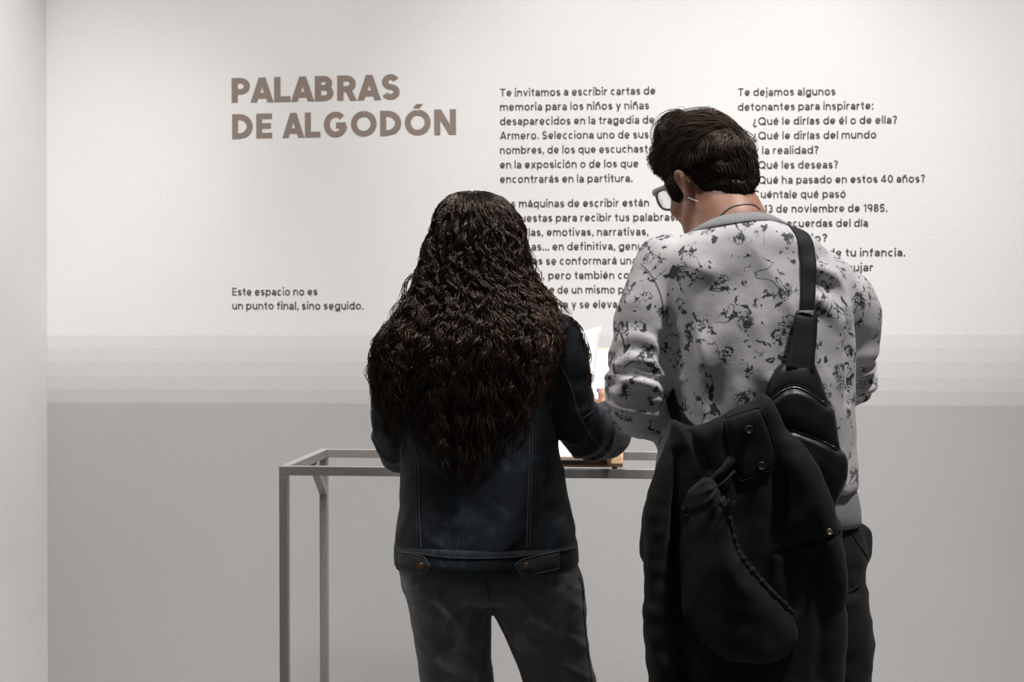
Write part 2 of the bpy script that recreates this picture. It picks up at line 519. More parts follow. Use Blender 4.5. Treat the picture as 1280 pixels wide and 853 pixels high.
# ------------------------------------------------------------------ numpy gradient noise
_perm = np.random.default_rng(5).permutation(256); _perm = np.concatenate((_perm, _perm, _perm))
_grad = np.random.default_rng(6).normal(size=(256, 3)); _grad /= np.linalg.norm(_grad, axis=1)[:, None]
def pnoise(P):
    P = np.asarray(P, np.float64)
    I = np.floor(P).astype(np.int64); Fv = P - I; I &= 255
    w = Fv ** 3 * (Fv * (Fv * 6 - 15) + 10)
    res = np.zeros(len(P))
    for dx in (0, 1):
        for dy in (0, 1):
            for dz in (0, 1):
                h = _perm[_perm[_perm[(I[:, 0] + dx) & 255] + ((I[:, 1] + dy) & 255)] + ((I[:, 2] + dz) & 255)]
                g = _grad[h]
                d = g[:, 0] * (Fv[:, 0] - dx) + g[:, 1] * (Fv[:, 1] - dy) + g[:, 2] * (Fv[:, 2] - dz)
                ww = (w[:, 0] if dx else 1 - w[:, 0]) * (w[:, 1] if dy else 1 - w[:, 1]) * (w[:, 2] if dz else 1 - w[:, 2])
                res += ww * d
    return res * 1.6
def ridge(P):
    return 1.0 - 2.0 * np.abs(pnoise(P))

# ------------------------------------------------------------------ signed-distance bodies -> one smooth mesh
class Field:
    def __init__(s, lo, hi, h):
        s.lo = np.array(lo, float); s.h = h
        s.n = np.ceil((np.array(hi, float) - s.lo) / h).astype(int) + 1
        s.ax = [(s.lo[i] + np.arange(s.n[i]) * h).astype(np.float32) for i in range(3)]
        s.a = np.full(tuple(s.n), 0.2, np.float32)
    def block(s, lo, hi):
        sl = []
        for i in range(3):
            a = int(np.clip(np.floor((lo[i] - s.lo[i]) / s.h), 0, s.n[i] - 1)); b = int(np.clip(np.ceil((hi[i] - s.lo[i]) / s.h) + 1, 1, s.n[i]))
            sl.append(slice(a, max(b, a + 1)))
        x = s.ax[0][sl[0]][:, None, None]; y = s.ax[1][sl[1]][None, :, None]; z = s.ax[2][sl[2]][None, None, :]
        return tuple(sl), x, y, z
    def merge(s, sl, d, k, mode):
        a = s.a[sl]
        d = d.astype(np.float32)
        if mode == 'add':
            if k > 0:
                hh = np.clip(0.5 + 0.5 * (a - d) / k, 0, 1)
                s.a[sl] = a + (d - a) * hh - k * hh * (1 - hh)
            else: s.a[sl] = np.minimum(a, d)
        elif mode == 'sub':
            d = -d
            if k > 0:
                hh = np.clip(0.5 - 0.5 * (a - d) / k, 0, 1)
                s.a[sl] = a + (d - a) * hh + k * hh * (1 - hh)
            else: s.a[sl] = np.maximum(a, d)
    def cone(s, a, b, ra, rb, k=0.02, mode='add', flat=None):
        """round cone from a to b; flat=(axis, factor>1) makes it thinner along that axis"""
        a = np.asarray(a, float); b = np.asarray(b, float)
        m = max(ra, rb) + k + 0.03
        sl, x, y, z = s.block(np.minimum(a, b) - m, np.maximum(a, b) + m)
        ab = b - a; L2 = float(ab @ ab) + 1e-12
        px, py, pz = x - a[0], y - a[1], z - a[2]
        t = np.clip((px * ab[0] + py * ab[1] + pz * ab[2]) / L2, 0, 1)
        qx, qy, qz = px - ab[0] * t, py - ab[1] * t, pz - ab[2] * t
        if flat is not None:
            fa = np.asarray(flat[0], float); fa = fa / np.linalg.norm(fa)
            dd = qx * fa[0] + qy * fa[1] + qz * fa[2]
            e = flat[1] - 1
            qx, qy, qz = qx + fa[0] * dd * e, qy + fa[1] * dd * e, qz + fa[2] * dd * e
        d = np.sqrt(qx * qx + qy * qy + qz * qz) - (ra + (rb - ra) * t)
        if flat is not None: d = d / (1 + 0.4 * (flat[1] - 1))
        s.merge(sl, d, k, mode)
    def chain(s, pts, rads, k=0.02, n=None, **kw):
        Q = np.column_stack((np.asarray(pts, float), np.asarray(rads, float)))
        if n: Q = catmull(Q, n)
        for i in range(len(Q) - 1):
            s.cone(Q[i, :3], Q[i + 1, :3], Q[i, 3], Q[i + 1, 3], k, **kw)
    def ell(s, c, r, ax=None, k=0.02, mode='add'):
        c = np.asarray(c, float); r = np.asarray(r, float)
        ax = np.eye(3) if ax is None else np.asarray(ax, float)
        ext = np.sqrt(((ax * r[:, None]) ** 2).sum(0)) + k + 0.03
        sl, x, y, z = s.block(c - ext, c + ext)
        px, py, pz = x - c[0], y - c[1], z - c[2]
        q = [px * ax[i, 0] + py * ax[i, 1] + pz * ax[i, 2] for i in range(3)]
        k0 = np.sqrt(sum((q[i] / r[i]) ** 2 for i in range(3)))
        k1 = np.sqrt(sum((q[i] / r[i] ** 2) ** 2 for i in range(3))) + 1e-9
        s.merge(sl, k0 * (k0 - 1.0) / k1, k, mode)
    def loft(s, rows, k=0.02, mode='add', cap=0.015, p=2.0):
        """rows of (z, cx, cy, rx, ry) from top to bottom or reverse"""
        R = np.asarray(sorted(rows, key=lambda r: r[0]), float)
        D = catmull(R, 160)
        o = np.argsort(D[:, 0]); D = D[o]
        z0, z1 = R[0, 0], R[-1, 0]
        lo = ((D[:, 1] - D[:, 3]).min() - .04, (D[:, 2] - D[:, 4]).min() - .04, z0 - .04)
        hi = ((D[:, 1] + D[:, 3]).max() + .04, (D[:, 2] + D[:, 4]).max() + .04, z1 + .04)
        sl, x, y, z = s.block(lo, hi)
        zz = z.ravel()
        cx, cy, rx, ry = [np.interp(zz, D[:, 0], D[:, i]).astype(np.float32)[None, None, :] for i in (1, 2, 3, 4)]
        qx, qy = np.abs(x - cx) / rx, np.abs(y - cy) / ry
        k0 = (qx ** p + qy ** p) ** (1 / p)
        g = np.sqrt((qx / rx) ** 2 + (qy / ry) ** 2) + 1e-6
        g = g / (np.sqrt(qx ** 2 + qy ** 2) + 1e-6)
        d = (k0 - 1) / g
        e = np.maximum(z - z1, z0 - z)
        d = np.maximum(d, e) if cap <= 0 else d + (e - d) * np.clip(0.5 + 0.5 * (e - d) / cap, 0, 1) + cap * np.clip(0.5 + 0.5 * (e - d) / cap, 0, 1) * (1 - np.clip(0.5 + 0.5 * (e - d) / cap, 0, 1))
        s.merge(sl, d, k, mode)
    def cut(s, point, normal, k=0.0):
        """keep the side the normal points away from"""
        n = np.asarray(normal, float); n /= np.linalg.norm(n)
        x, y, z = s.ax[0][:, None, None], s.ax[1][None, :, None], s.ax[2][None, None, :]
        d = (x - point[0]) * n[0] + (y - point[1]) * n[1] + (z - point[2]) * n[2]
        if k > 0:
            a = s.a; hh = np.clip(0.5 + 0.5 * (d - a) / k, 0, 1)
            s.a = (a + (d - a) * hh + k * hh * (1 - hh)).astype(np.float32)
        else: s.a = np.maximum(s.a, d)
    def displace(s, fn, band=0.035):
        idx = np.nonzero(np.abs(s.a) < band)
        P = np.column_stack([s.ax[i][idx[i]] for i in range(3)]).astype(float)
        s.a[idx] -= fn(P).astype(np.float32)
    def mesh(s, smooth=1):
        f = s.a; h = s.h
        f = np.pad(f, 1, constant_values=0.2)
        ins = f < 0
        c = np.zeros(tuple(np.array(f.shape) - 1), np.int8)
        for dx in (0, 1):
            for dy in (0, 1):
                for dz in (0, 1):
                    c += ins[dx:f.shape[0] - 1 + dx, dy:f.shape[1] - 1 + dy, dz:f.shape[2] - 1 + dz]
        act = np.nonzero((c > 0) & (c < 8))
        ids = np.full(c.shape, -1, np.int64); ids[act] = np.arange(len(act[0]))
        A = np.column_stack(act)
        vals = {}
        for dx in (0, 1):
            for dy in (0, 1):
                for dz in (0, 1):
                    vals[dx, dy, dz] = f[A[:, 0] + dx, A[:, 1] + dy, A[:, 2] + dz]
        acc = np.zeros((len(A), 3)); cnt = np.zeros(len(A))
        for ax in range(3):
            o = [i for i in range(3) if i != ax]
            for p in (0, 1):
                for q in (0, 1):
                    k0 = [0, 0, 0]; k0[o[0]] = p; k0[o[1]] = q; k1 = list(k0); k1[ax] = 1
                    a, b = vals[tuple(k0)], vals[tuple(k1)]
                    m = (a < 0) != (b < 0)
                    t = np.where(m, a / np.where(m, a - b, 1), 0)
                    pt = np.tile(np.array(k0, float), (len(A), 1)); pt[:, ax] = t
                    acc += pt * m[:, None]; cnt += m
        Vv = s.lo - h + (A + acc / cnt[:, None]) * h
        faces = []
        for ax in range(3):
            o = [i for i in range(3) if i != ax]
            sl0 = [slice(1, -1)] * 3; sl0[ax] = slice(0, -1)
            sl1 = [slice(1, -1)] * 3; sl1[ax] = slice(1, None)
            a, b = ins[tuple(sl0)], ins[tuple(sl1)]
            e = np.nonzero(a != b)
            E = np.column_stack(e)
            E[:, o[0]] += 1; E[:, o[1]] += 1
            quad = []
            for p, q in ((-1, -1), (0, -1), (0, 0), (-1, 0)):
                C = E.copy(); C[:, o[0]] += p; C[:, o[1]] += q
                quad.append(ids[C[:, 0], C[:, 1], C[:, 2]])
            Q = np.column_stack(quad)
            flip = ~a[e]
            if ax == 1: flip = ~flip
            Q[flip] = Q[flip][:, ::-1]
            faces.append(Q)
        Fq = np.vstack(faces)
        Fq = Fq[(Fq >= 0).all(1)]
        for _ in range(smooth):
            acc = np.zeros_like(Vv); cnt = np.zeros(len(Vv))
            for i in range(4):
                for j in (1, 3):
                    np.add.at(acc, Fq[:, i], Vv[Fq[:, (i + j) % 4]]); np.add.at(cnt, Fq[:, i], 1)
            m = acc / np.maximum(cnt, 1)[:, None]
            Vv = Vv + 0.5 * (m - Vv)
        return Vv, Fq
    def bake(s, name, mat, parent=None, smooth=1, attr=None, **kw):
        v, f = s.mesh(smooth)
        at = attr(v) if attr else None
        o = mobj(name, v, f, mat, parent, attr=at, **kw)
        return o, v, f

def row(py, l, r, Z, ry, dv=0.0):
    """loft row from the left and right outline of one image row at depth Z"""
    a, b = V(l, py, Z), V(r, py, Z)
    return (a[2], (a[0] + b[0]) / 2, Z + dv, (b[0] - a[0]) / 2, ry)

def bvh_of(v, f):
    return BVHTree.FromPolygons([tuple(p) for p in v], [tuple(int(i) for i in q) for q in f])
def project(bvh, px, py, off=0.0, Z0=1.5):
    """where a sight line from the camera meets a surface, lifted off along its normal"""
    d = Vector(V(px, py, 1.0) - np.array((0, 0, CAMZ))); L = d.length; d.normalize()
    h = bvh.ray_cast(Vector((0, 0, CAMZ)), d)
    if h[0] is None: return None
    n = h[1]
    if n.dot(d) > 0: n = -n
    return np.array(h[0] + n * off)
def surf_line(bvh, pts, n=40, off=0.001):
    out = []
    for p in catmull(pts, n):
        q = project(bvh, p[0], p[1], off)
        if q is not None and (not out or np.linalg.norm(q - out[-1]) < 0.05): out.append(q)
    return out

# ------------------------------------------------------------------ strands
def strands(paths, rads, tints):
    """paths (n, s, 3), rads (n, s), tints (n, s) -> three-sided tubes"""
    n, S, _ = paths.shape
    T = np.gradient(paths, axis=1); T /= np.linalg.norm(T, axis=2)[..., None] + 1e-9
    ref = np.tile(np.array((0.31, 0.9, 0.3)), (n, S, 1))
    U = np.cross(T, ref); U /= np.linalg.norm(U, axis=2)[..., None] + 1e-9
    W = np.cross(T, U)
    vs = []
    for k in range(3):
        a = 2 * math.pi * k / 3
        vs.append(paths + (U * math.cos(a) + W * math.sin(a)) * rads[..., None])
    Vv = np.stack(vs, axis=2).reshape(-1, 3)
    base = (np.arange(n)[:, None] * S + np.arange(S - 1)[None, :]) * 3
    fs = []
    for k in range(3):
        k2 = (k + 1) % 3
        fs.append(np.stack((base + k, base + k2, base + 3 + k2, base + 3 + k), axis=-1).reshape(-1, 4))
    tt = np.repeat(tints.reshape(-1), 3)
    return Vv, np.vstack(fs), tt
# ================================================================== the room
def slab(name, lo, hi, mat, kind='structure'):
    lo, hi = np.array(lo, float), np.array(hi, float)
    g = Geo().box((0, 0, 0), (hi - lo) / 2, bev=0.002)
    me = bpy.data.meshes.new(name)
    me.from_pydata(g.v, [], g.f); me.materials.append(M[mat])
    o = bpy.data.objects.new(name, me); COL.objects.link(o)
    o.location = tuple((lo + hi) / 2)
    o['kind'] = kind
    return o
slab('floor', (LEFTX - 0.1, -1.2, -0.1), (4.2, WALLY + 0.1, 0.0), 'floor')
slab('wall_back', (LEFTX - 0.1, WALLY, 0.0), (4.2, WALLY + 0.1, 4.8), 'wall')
slab('wall_left', (LEFTX - 0.1, 2.2, 0.0), (LEFTX, WALLY, 4.8), 'white_wall')

# ------------------------------------------------------------------ vinyl lettering on the wall
class Pen:
    """draws sans-serif letters with an even stroke; capital height = 1"""
    XH, ASC, DSC = 0.735, 1.03, -0.25
    def __init__(s, w): s.h = w / 2; s.polys = []; s.W = 0
    def line(s, pts):
        P = np.asarray(pts, float)
        T = np.gradient(P, axis=0); T /= np.linalg.norm(T, axis=1)[:, None]
        Nn = np.column_stack((-T[:, 1], T[:, 0]))
        for i in range(len(P) - 1):
            s.polys.append([P[i] - Nn[i] * s.h, P[i + 1] - Nn[i + 1] * s.h, P[i + 1] + Nn[i + 1] * s.h, P[i] + Nn[i] * s.h])
    def seg(s, x0, y0, x1, y1): s.line([(x0, y0), (x1, y1)])
    def diag(s, x0, y0, x1, y1, k=1.0):
        hx = s.h * k * math.hypot(x1 - x0, y1 - y0) / abs(y1 - y0)
        q = [(x0 - hx, y0), (x0 + hx, y0), (x1 + hx, y1), (x1 - hx, y1)]
        if y1 < y0: q = q[::-1]
        s.polys.append([np.array(p) for p in q])
    def arc(s, cx, cy, rx, ry, a0, a1, pre=(), post=()):
        n = max(5, int(abs(a1 - a0) / 12))
        pts = list(pre) + [(cx + rx * math.cos(math.radians(a)), cy + ry * math.sin(math.radians(a))) for a in np.linspace(a0, a1, n)] + list(post)
        s.line(pts)
    def dot(s, x, y, r=1.15):
        q = s.h * r
        s.polys.append([np.array(p) for p in ((x - q, y - q), (x + q, y - q), (x + q, y + q), (x - q, y + q))])
    def ring(s, cx, cy, rx, ry): s.arc(cx, cy, rx, ry, 90, 450)
    def stem(s, x, y0, y1): s.seg(x, y0, x, y1)
    def acute(s, x, y):
        s.diag(x - 0.03, y + 0.05, x + 0.09, y + 0.21, 0.85)
    def arch(s, x0, x1, base=0.0):
        r = (x1 - x0) / 2
        ry = min(r, 0.30)
        s.arc((x0 + x1) / 2, s.XH - s.h - ry, r, ry, 180, 0, post=[(x1, s.XH - s.h - ry - 0.02), (x1, base)])
    def draw(s, ch):
        h, X, A, D = s.h, s.XH, s.ASC, s.DSC
        acc = {'á': 'a', 'é': 'e', 'í': 'i', 'ó': 'o', 'Ó': 'O', 'ñ': 'n'}
        b = acc.get(ch, ch)
        W = 0.5
        if b == 'o': W = 0.68; s.ring(W / 2, X / 2, W / 2 - h, X / 2 - h + 0.008)
        elif b in 'bp':
            W = 0.68; s.ring(W / 2 + .01, X / 2, W / 2 - h, X / 2 - h + 0.008); s.stem(h, 0 if b == 'b' else D, A if b == 'b' else X)
        elif b in 'dqg':
            W = 0.68; s.ring(W / 2 - .01, X / 2, W / 2 - h, X / 2 - h + 0.008)
            if b == 'd': s.stem(W - h, 0, A)
            elif b == 'q': s.stem(W - h, D, X)
            else: s.arc(W / 2, -0.02, W / 2 - h, 0.25 - h, 200, 360, post=[(W - h, 0.02), (W - h, X)])
        elif b == 'c': W = 0.58; s.arc(W * .55, X / 2, W * .55 - h, X / 2 - h + .008, 52, 308)
        elif b == 'e':
            W = 0.65; s.arc(W / 2, X / 2, W / 2 - h, X / 2 - h + .008, -42, -352); s.seg(h, X * .48, W - h * 0.6, X * .48)
        elif b == 'a':
            W = 0.58; s.arc(W / 2 - .01, X - h - .20, W / 2 - h, .20, 158, 0, post=[(W - h, X - h - .24), (W - h, 0)])
            s.ring(W / 2 - .01, .215, W / 2 - h, .215 - h + .008)
        elif b == 's':
            W = 0.52; r = X / 4 - h / 2 + .005; rx = W / 2 - h
            c1, c2 = X - h - r, h + r
            pts = [(W / 2 + rx * math.cos(math.radians(t)), c1 + r * math.sin(math.radians(t))) for t in np.linspace(28, 258, 12)]
            pts += [(W / 2 + rx * math.cos(math.radians(t)), c2 + r * math.sin(math.radians(t))) for t in np.linspace(78, -152, 12)]
            s.line(pts)
        elif b == 'n': W = 0.63; s.stem(h, 0, X); s.arch(h, W - h)
        elif b == 'h': W = 0.63; s.stem(h, 0, A); s.arch(h, W - h)
        elif b == 'm': W = 1.0; s.stem(h, 0, X); s.arch(h, W / 2); s.arch(W / 2, W - h)
        elif b == 'u':
            W = 0.63; r = W / 2 - h; ry = min(r, .30); s.stem(W - h, 0, X)
            s.arc(W / 2, h + ry, r, ry, 180, 360, pre=[(h, X), (h, h + ry + .02)])
        elif b == 'r': W = 0.40; s.stem(h, 0, X); s.arc(h + .27, X - h - .27, .27, .27, 180, 82)
        elif b == 'l': W = 2 * h; s.stem(h, 0, A)
        elif b in 'ij':
            W = 2 * h; s.stem(h, 0 if b == 'i' else D + .12, X)
            if b == 'j': s.arc(h - .16, D + .13, .16, .13 - h * .6, 0, -80)
            if ch != 'í': s.dot(h, A - h * .6, 1.15)
        elif b == 't':
            W = 0.40; x = .12 + h; s.arc(x + .15, h + .15, .15, .15, 180, 275, pre=[(x, .95), (x, h + .17)]); s.seg(0, X - h, W, X - h)
        elif b == 'f':
            W = 0.42; x = .10 + h; s.arc(x + .18, A - h - .17, .18, .17, 90, 180, post=[(x, A - h - .2), (x, 0)]); s.seg(0, X - h, W - .02, X - h)
        elif b == 'v': W = 0.60; s.diag(W / 2, 0, h, X); s.diag(W / 2, 0, W - h, X)
        elif b == 'y': W = 0.60; s.diag(W / 2 + .01, 0, h, X); s.diag(W / 2 - .10, D, W - h, X)
        elif b == 'x': W = 0.60; s.diag(h, 0, W - h, X); s.diag(W - h, 0, h, X)
        elif b == 'T': W = 0.70; s.stem(W / 2, 0, 1); s.seg(0, 1 - h, W, 1 - h)
        elif b == 'L': W = 0.58; s.stem(h, 0, 1); s.seg(0, h, W, h)
        elif b == 'E': W = 0.60; s.stem(h, 0, 1); [s.seg(0, y, W - (.04 if y == .5 else 0), y) for y in (h, .5, 1 - h)]
        elif b in 'PR':
            W = 0.66; s.stem(h, 0, 1); m = .44 if b == 'P' else .46; r = (1 - m) / 2 - h / 2 * 0
            yc = (1 - h + m) / 2; ry = (1 - h - m) / 2
            s.arc(W - h - ry * 1.05, yc, ry * 1.05, ry, 90, -90, pre=[(h, 1 - h)], post=[(h, m)])
            if b == 'R': W = 0.70; s.diag(W - h * 1.15, 0, W * .55, m, 0.95)
        elif b == 'B':
            W = 0.66; s.stem(h, 0, 1); m = .53
            for y0, y1, x in ((m, 1 - h, W - .05), (h, m, W)):
                ry = (y1 - y0) / 2; s.arc(x - h - ry, (y0 + y1) / 2, ry, ry, 90, -90, pre=[(h, y1)], post=[(h, y0)])
        elif b == 'D':
            W = 0.78; s.stem(h, 0, 1); rx = .42; s.arc(W - h - rx, .5, rx, .5 - h, 90, -90, pre=[(h, 1 - h)], post=[(h, h)])
        elif b == 'A': W = 0.82; s.diag(h * 1.0, 0, W / 2, 1); s.diag(W - h * 1.0, 0, W / 2, 1); s.seg(W * .24, .27, W * .76, .27)
        elif b == 'S':
            W = 0.64; r = .25 - h / 2 + .004; rx = W / 2 - h; c1, c2 = 1.01 - h - r, h + r - .01
            pts = [(W / 2 + rx * .93 * math.cos(math.radians(t)), c1 + r * math.sin(math.radians(t))) for t in np.linspace(24, 262, 14)]
            pts += [(W / 2 + rx * math.cos(math.radians(t)), c2 + r * math.sin(math.radians(t))) for t in np.linspace(82, -156, 14)]
            s.line(pts)
        elif b == 'C': W = 0.80; s.arc(W * .53, .5, W * .53 - h, .51 - h, 46, 314)
        elif b == 'G':
            W = 0.88; s.arc(W * .5, .5, W * .5 - h, .51 - h, 44, 352); s.seg(W * .52, .46, W - h * .55, .46)
        elif b in 'OQ':
            W = 0.96; s.ring(W / 2, .5, W / 2 - h, .51 - h)
            if b == 'Q': s.diag(W - .06, -.03, W * .62, .27)
        elif b == 'N': W = 0.80; s.stem(h, 0, 1); s.stem(W - h, 0, 1); s.diag(W - h * 1.1, 0, h * 1.1, 1)
        elif b == '0': W = 0.64; s.ring(W / 2, .5, W / 2 - h, .5 - h)
        elif b == '1': W = 0.36; s.stem(W - h, 0, 1); s.diag(.06, .74, W - h, .97, .8)
        elif b == '3':
            W = 0.60; s.arc(W / 2, .75 - h * .4, W / 2 - h - .02, .25 - h * .6, 150, -90); s.arc(W / 2, .27 + h * .1, W / 2 - h, .27 - h * .9, 90, -150)
        elif b == '4': W = 0.68; s.stem(W - .16 - h, 0, 1); s.seg(0, .24, W, .24); s.diag(h * .9, .24, W - .16 - h, 1, .9)
        elif b == '5':
            W = 0.60; s.arc(W / 2 - .02, .32, W / 2 - h, .32 - h, 128, -150); s.seg(.10, 1 - h, W - .05, 1 - h); s.diag(.10, .46, .14, 1)
        elif b == '8': W = 0.62; s.ring(W / 2, .75 - h * .4, W / 2 - h - .03, .25 - h * .6); s.ring(W / 2, .28, W / 2 - h, .28 - h)
        elif b == '9':
            W = 0.62; s.ring(W / 2, .67, W / 2 - h, .33 - h); s.arc(W / 2 - .06, .62, W / 2 - h + .06, .62 - h, 0, -75)
        elif b == '.': W = 2 * h * 1.15; s.dot(W / 2, h * 1.15)
        elif b == ',': W = 2 * h * 1.15; s.dot(W / 2, h * 1.15); s.diag(W / 2 - .04, -.16, W / 2 + .03, .03, .8)
        elif b == ':': W = 2 * h * 1.15; s.dot(W / 2, h * 1.15); s.dot(W / 2, X - h * 1.15)
        elif b in '?¿':
            W = 0.52; k = len(s.polys)
            s.arc(W / 2, 1 - W / 2 + h * .2, W / 2 - h, W / 2 - h, 165, -60, post=[(W / 2, .36), (W / 2, .26)]); s.dot(W / 2, h * 1.15)
            if b == '¿':
                for i in range(k, len(s.polys)):
                    s.polys[i] = [np.array((W - p[0], .74 - p[1])) for p in s.polys[i]]
        if ch in 'áéíó': s.acute(W / 2, X)
        elif ch == 'Ó': s.acute(W / 2 - .02, 1.03)
        elif ch == 'ñ':
            x = np.linspace(W / 2 - .2, W / 2 + .2, 9); s_h = s.h; s.h = s.h * .8
            s.line(np.column_stack((x, X + .15 + .045 * np.sin((x - W / 2) / .2 * math.pi)))); s.h = s_h
        return W
def lay_out(text, w, gap, space):
    x, polys = 0.0, []
    for i, ch in enumerate(text):
        if ch == ' ': x += space; continue
        if i and 'A' in (ch, text[i - 1]) and text[i - 1] != ' ' and w > 0.2: x -= gap * 0.85
        p = Pen(w); W = p.draw(ch)
        polys += [[q + np.array((x, 0)) for q in poly] for poly in p.polys]
        x += W + gap
    return polys

def text_block(name, lines, label, mat, w, cap, group=None, gap=0.14, space=0.30):
    """lines: (string, left px, right px, left baseline px, right baseline px); cap = capital height in px"""
    Vs, Fs, n = [], [], 0
    for text, x0, x1, y0, y1 in lines:
        polys = lay_out(text, w, gap, space)
        pts = np.array([p for q in polys for p in q])
        mn, mx = pts[:, 0].min(), pts[:, 0].max()
        a, b = on_wall(x0, y0), on_wall(x1, y1)
        ch = on_wall((x0 + x1) / 2, (y0 + y1) / 2 - cap)[1] - on_wall((x0 + x1) / 2, (y0 + y1) / 2)[1]
        for q in polys:
            for p in q:
                u = (p[0] - mn) / (mx - mn)
                Vs.append((a[0] + u * (b[0] - a[0]), WALLY - 0.0006 - 2.5e-5 * (len(Fs) % 40), a[1] + u * (b[1] - a[1]) + p[1] * ch))
            Fs.append(tuple(range(n, n + len(q)))); n += len(q)
    Vv = np.array(Vs)
    c = np.array(((Vv[:, 0].min() + Vv[:, 0].max()) / 2, WALLY, Vv[:, 2].min()))
    me = bpy.data.meshes.new(name)
    me.from_pydata([tuple(v) for v in (Vv - c)], [], Fs); me.materials.append(M[mat])
    o = bpy.data.objects.new(name, me); COL.objects.link(o); o.location = tuple(c)
    o['label'] = label; o['category'] = 'wall text'
    if group: o['group'] = group
    return o

text_block('wall_title', [('PALABRAS', 289.5, 499.6, 128.9, 124.2), ('DE ALGODÓN', 290.2, 570.2, 174.0, 168.0)],
           'large brown capital letter title on white wall, upper left', 'title', 0.225, 31.3, gap=0.125, space=0.26)
text_block('wall_note', [('Este espacio no es', 290.4, 396.9, 369.6, 369.3), ('un punto final, sino seguido.', 290.4, 454.4, 387.0, 386.9)],
           'two short dark text lines low on white wall below the title', 'body_text', 0.152, 9.6, 'dark text paragraphs on the wall')
text_block('wall_paragraph', [
    ('Te invitamos a escribir cartas de', 625, 819.2, 120.6, 117.9),
    ('memoria para los niños y niñas', 625, 811.4, 138.4, 136.2),
    ('desaparecidos en la tragedia de', 625, 817.9, 156.4, 154.2),
    ('Armero. Selecciona uno de sus', 625, 810.7, 174.2, 172.6),
    ('nombres, de los que escuchaste', 625, 817.4, 192.4, 190.4),
    ('en la exposición o de los que', 625, 798.0, 210.6, 209.0),
    ('encontrarás en la partitura.', 625, 790.6, 228.7, 227.4)],
    'seven line dark paragraph at top of wall between the two heads', 'body_text', 0.152, 9.6, 'dark text paragraphs on the wall')
text_block('wall_paragraph', [
    ('Las máquinas de escribir están', 625, 811.4, 259.4, 258.0),
    ('dispuestas para recibir tus palabras.', 625, 846.5, 277.4, 275.9),
    ('Sencillas, emotivas, narrativas,', 625, 810.6, 295.3, 294.2),
    ('poéticas... en definitiva, genuinas.', 625, 831.5, 313.2, 312.1),
    ('Con ellas se conformará una', 625, 796.2, 331.2, 330.3),
    ('coral,', 651, 680.5, 349.0, 348.8), ('pero también colectiva', 685.4, 828.0, 349.0, 348.3),
    ('es parte', 641, 693.2, 367.0, 366.8), ('de un mismo poema', 696.7, 812.0, 367.0, 366.5),
    ('nos suma', 651, 709.9, 385.2, 385.0), ('y se eleva hoy.', 714.6, 799.5, 385.2, 384.8)],
    'dark paragraph on wall partly hidden behind the curly hair', 'body_text', 0.152, 9.6, 'dark text paragraphs on the wall')
text_block('wall_paragraph', [
    ('Te dejamos algunos', 922.5, 1044.2, 120.0, 118.8),
    ('detonantes para inspirarte:', 922.3, 1091.4, 138.4, 136.6),
    ('¿Qué le dirías de él o de ella?', 941.0, 1121.2, 156.2, 154.3),
    ('¿Qué le dirías del mundo', 941.0, 1095.3, 174.4, 172.8),
    ('y la realidad?', 942.0, 1023.0, 192.7, 192.0),
    ('¿Qué les deseas?', 941.0, 1047.4, 211.0, 210.3),
    ('¿Qué ha pasado en estos 40 años?', 941.0, 1156.2, 229.8, 227.8),
    ('Cuéntale qué pasó', 941.5, 1057.2, 247.7, 247.0),
    ('el 13 de noviembre de 1985.', 941.0, 1109.0, 265.8, 264.6),
    ('¿Qué recuerdas del día', 941.0, 1085.0, 284.0, 283.4),
    ('de tu barrio?', 941.0, 1033.9, 302.4, 302.0)],
    'dark list of questions on wall right of the short haired head', 'body_text', 0.152, 9.6, 'dark text paragraphs on the wall')
text_block('wall_paragraph', [
    ('Cuéntanos algo de tu infancia.', 924.0, 1131.5, 320.8, 320.2),
    ('Puedes escribir o dibujar', 922.5, 1091.4, 339.0, 338.8)],
    'dark text lines on wall cut off by the printed sweatshirt shoulder', 'body_text', 0.152, 9.6, 'dark text paragraphs on the wall')

# ================================================================== the table
TA = -math.radians(6.2)
TZ = CAMZ - (582.3 - HOR) / FPX * 3.60            # top of the frame
TC = V(348.0, 582.3, 3.60)                        # front left outer corner
tr = np.array((math.cos(TA), math.sin(TA), 0)); td = np.array((-math.sin(TA), math.cos(TA), 0))
TAX = np.array((tr, td, (0, 0, 1)))
TW, TD, TT = 1.30, 0.44, 0.0225
def tpt(a, b, z): return np.array((TC[0], TC[1], 0)) + tr * a + td * b + np.array((0, 0, z))
table = root('work_table', 'narrow open steel frame table standing before the grey painted wall', 'table', tpt(TW / 2, TD / 2, 0))
def bar(a0, a1, b0, b1, z0, z1, g=None):
    g = g or Geo()
    return g.box(tpt((a0 + a1) / 2, (b0 + b1) / 2, (z0 + z1) / 2), ((a1 - a0) / 2, (b1 - b0) / 2, (z1 - z0) / 2), TAX, 0.0012)
h = TT
bar(0, TW, 0, h, TZ - h, TZ).obj('front_rail', 'steel', table, smooth=False)
bar(0, TW, TD - h, TD, TZ - h, TZ).obj('back_rail', 'steel', table, smooth=False)
for a0 in (0, TW - h):
    bar(a0, a0 + h, h, TD - h, TZ - h, TZ).obj('side_rail', 'steel', table, smooth=False)
for a0 in (0, TW - h):
    for b0 in (0, TD - h):
        bar(a0, a0 + h * 0.95, b0, b0 + h, 0.0, TZ - h).obj('leg', 'steel', table, smooth=False)
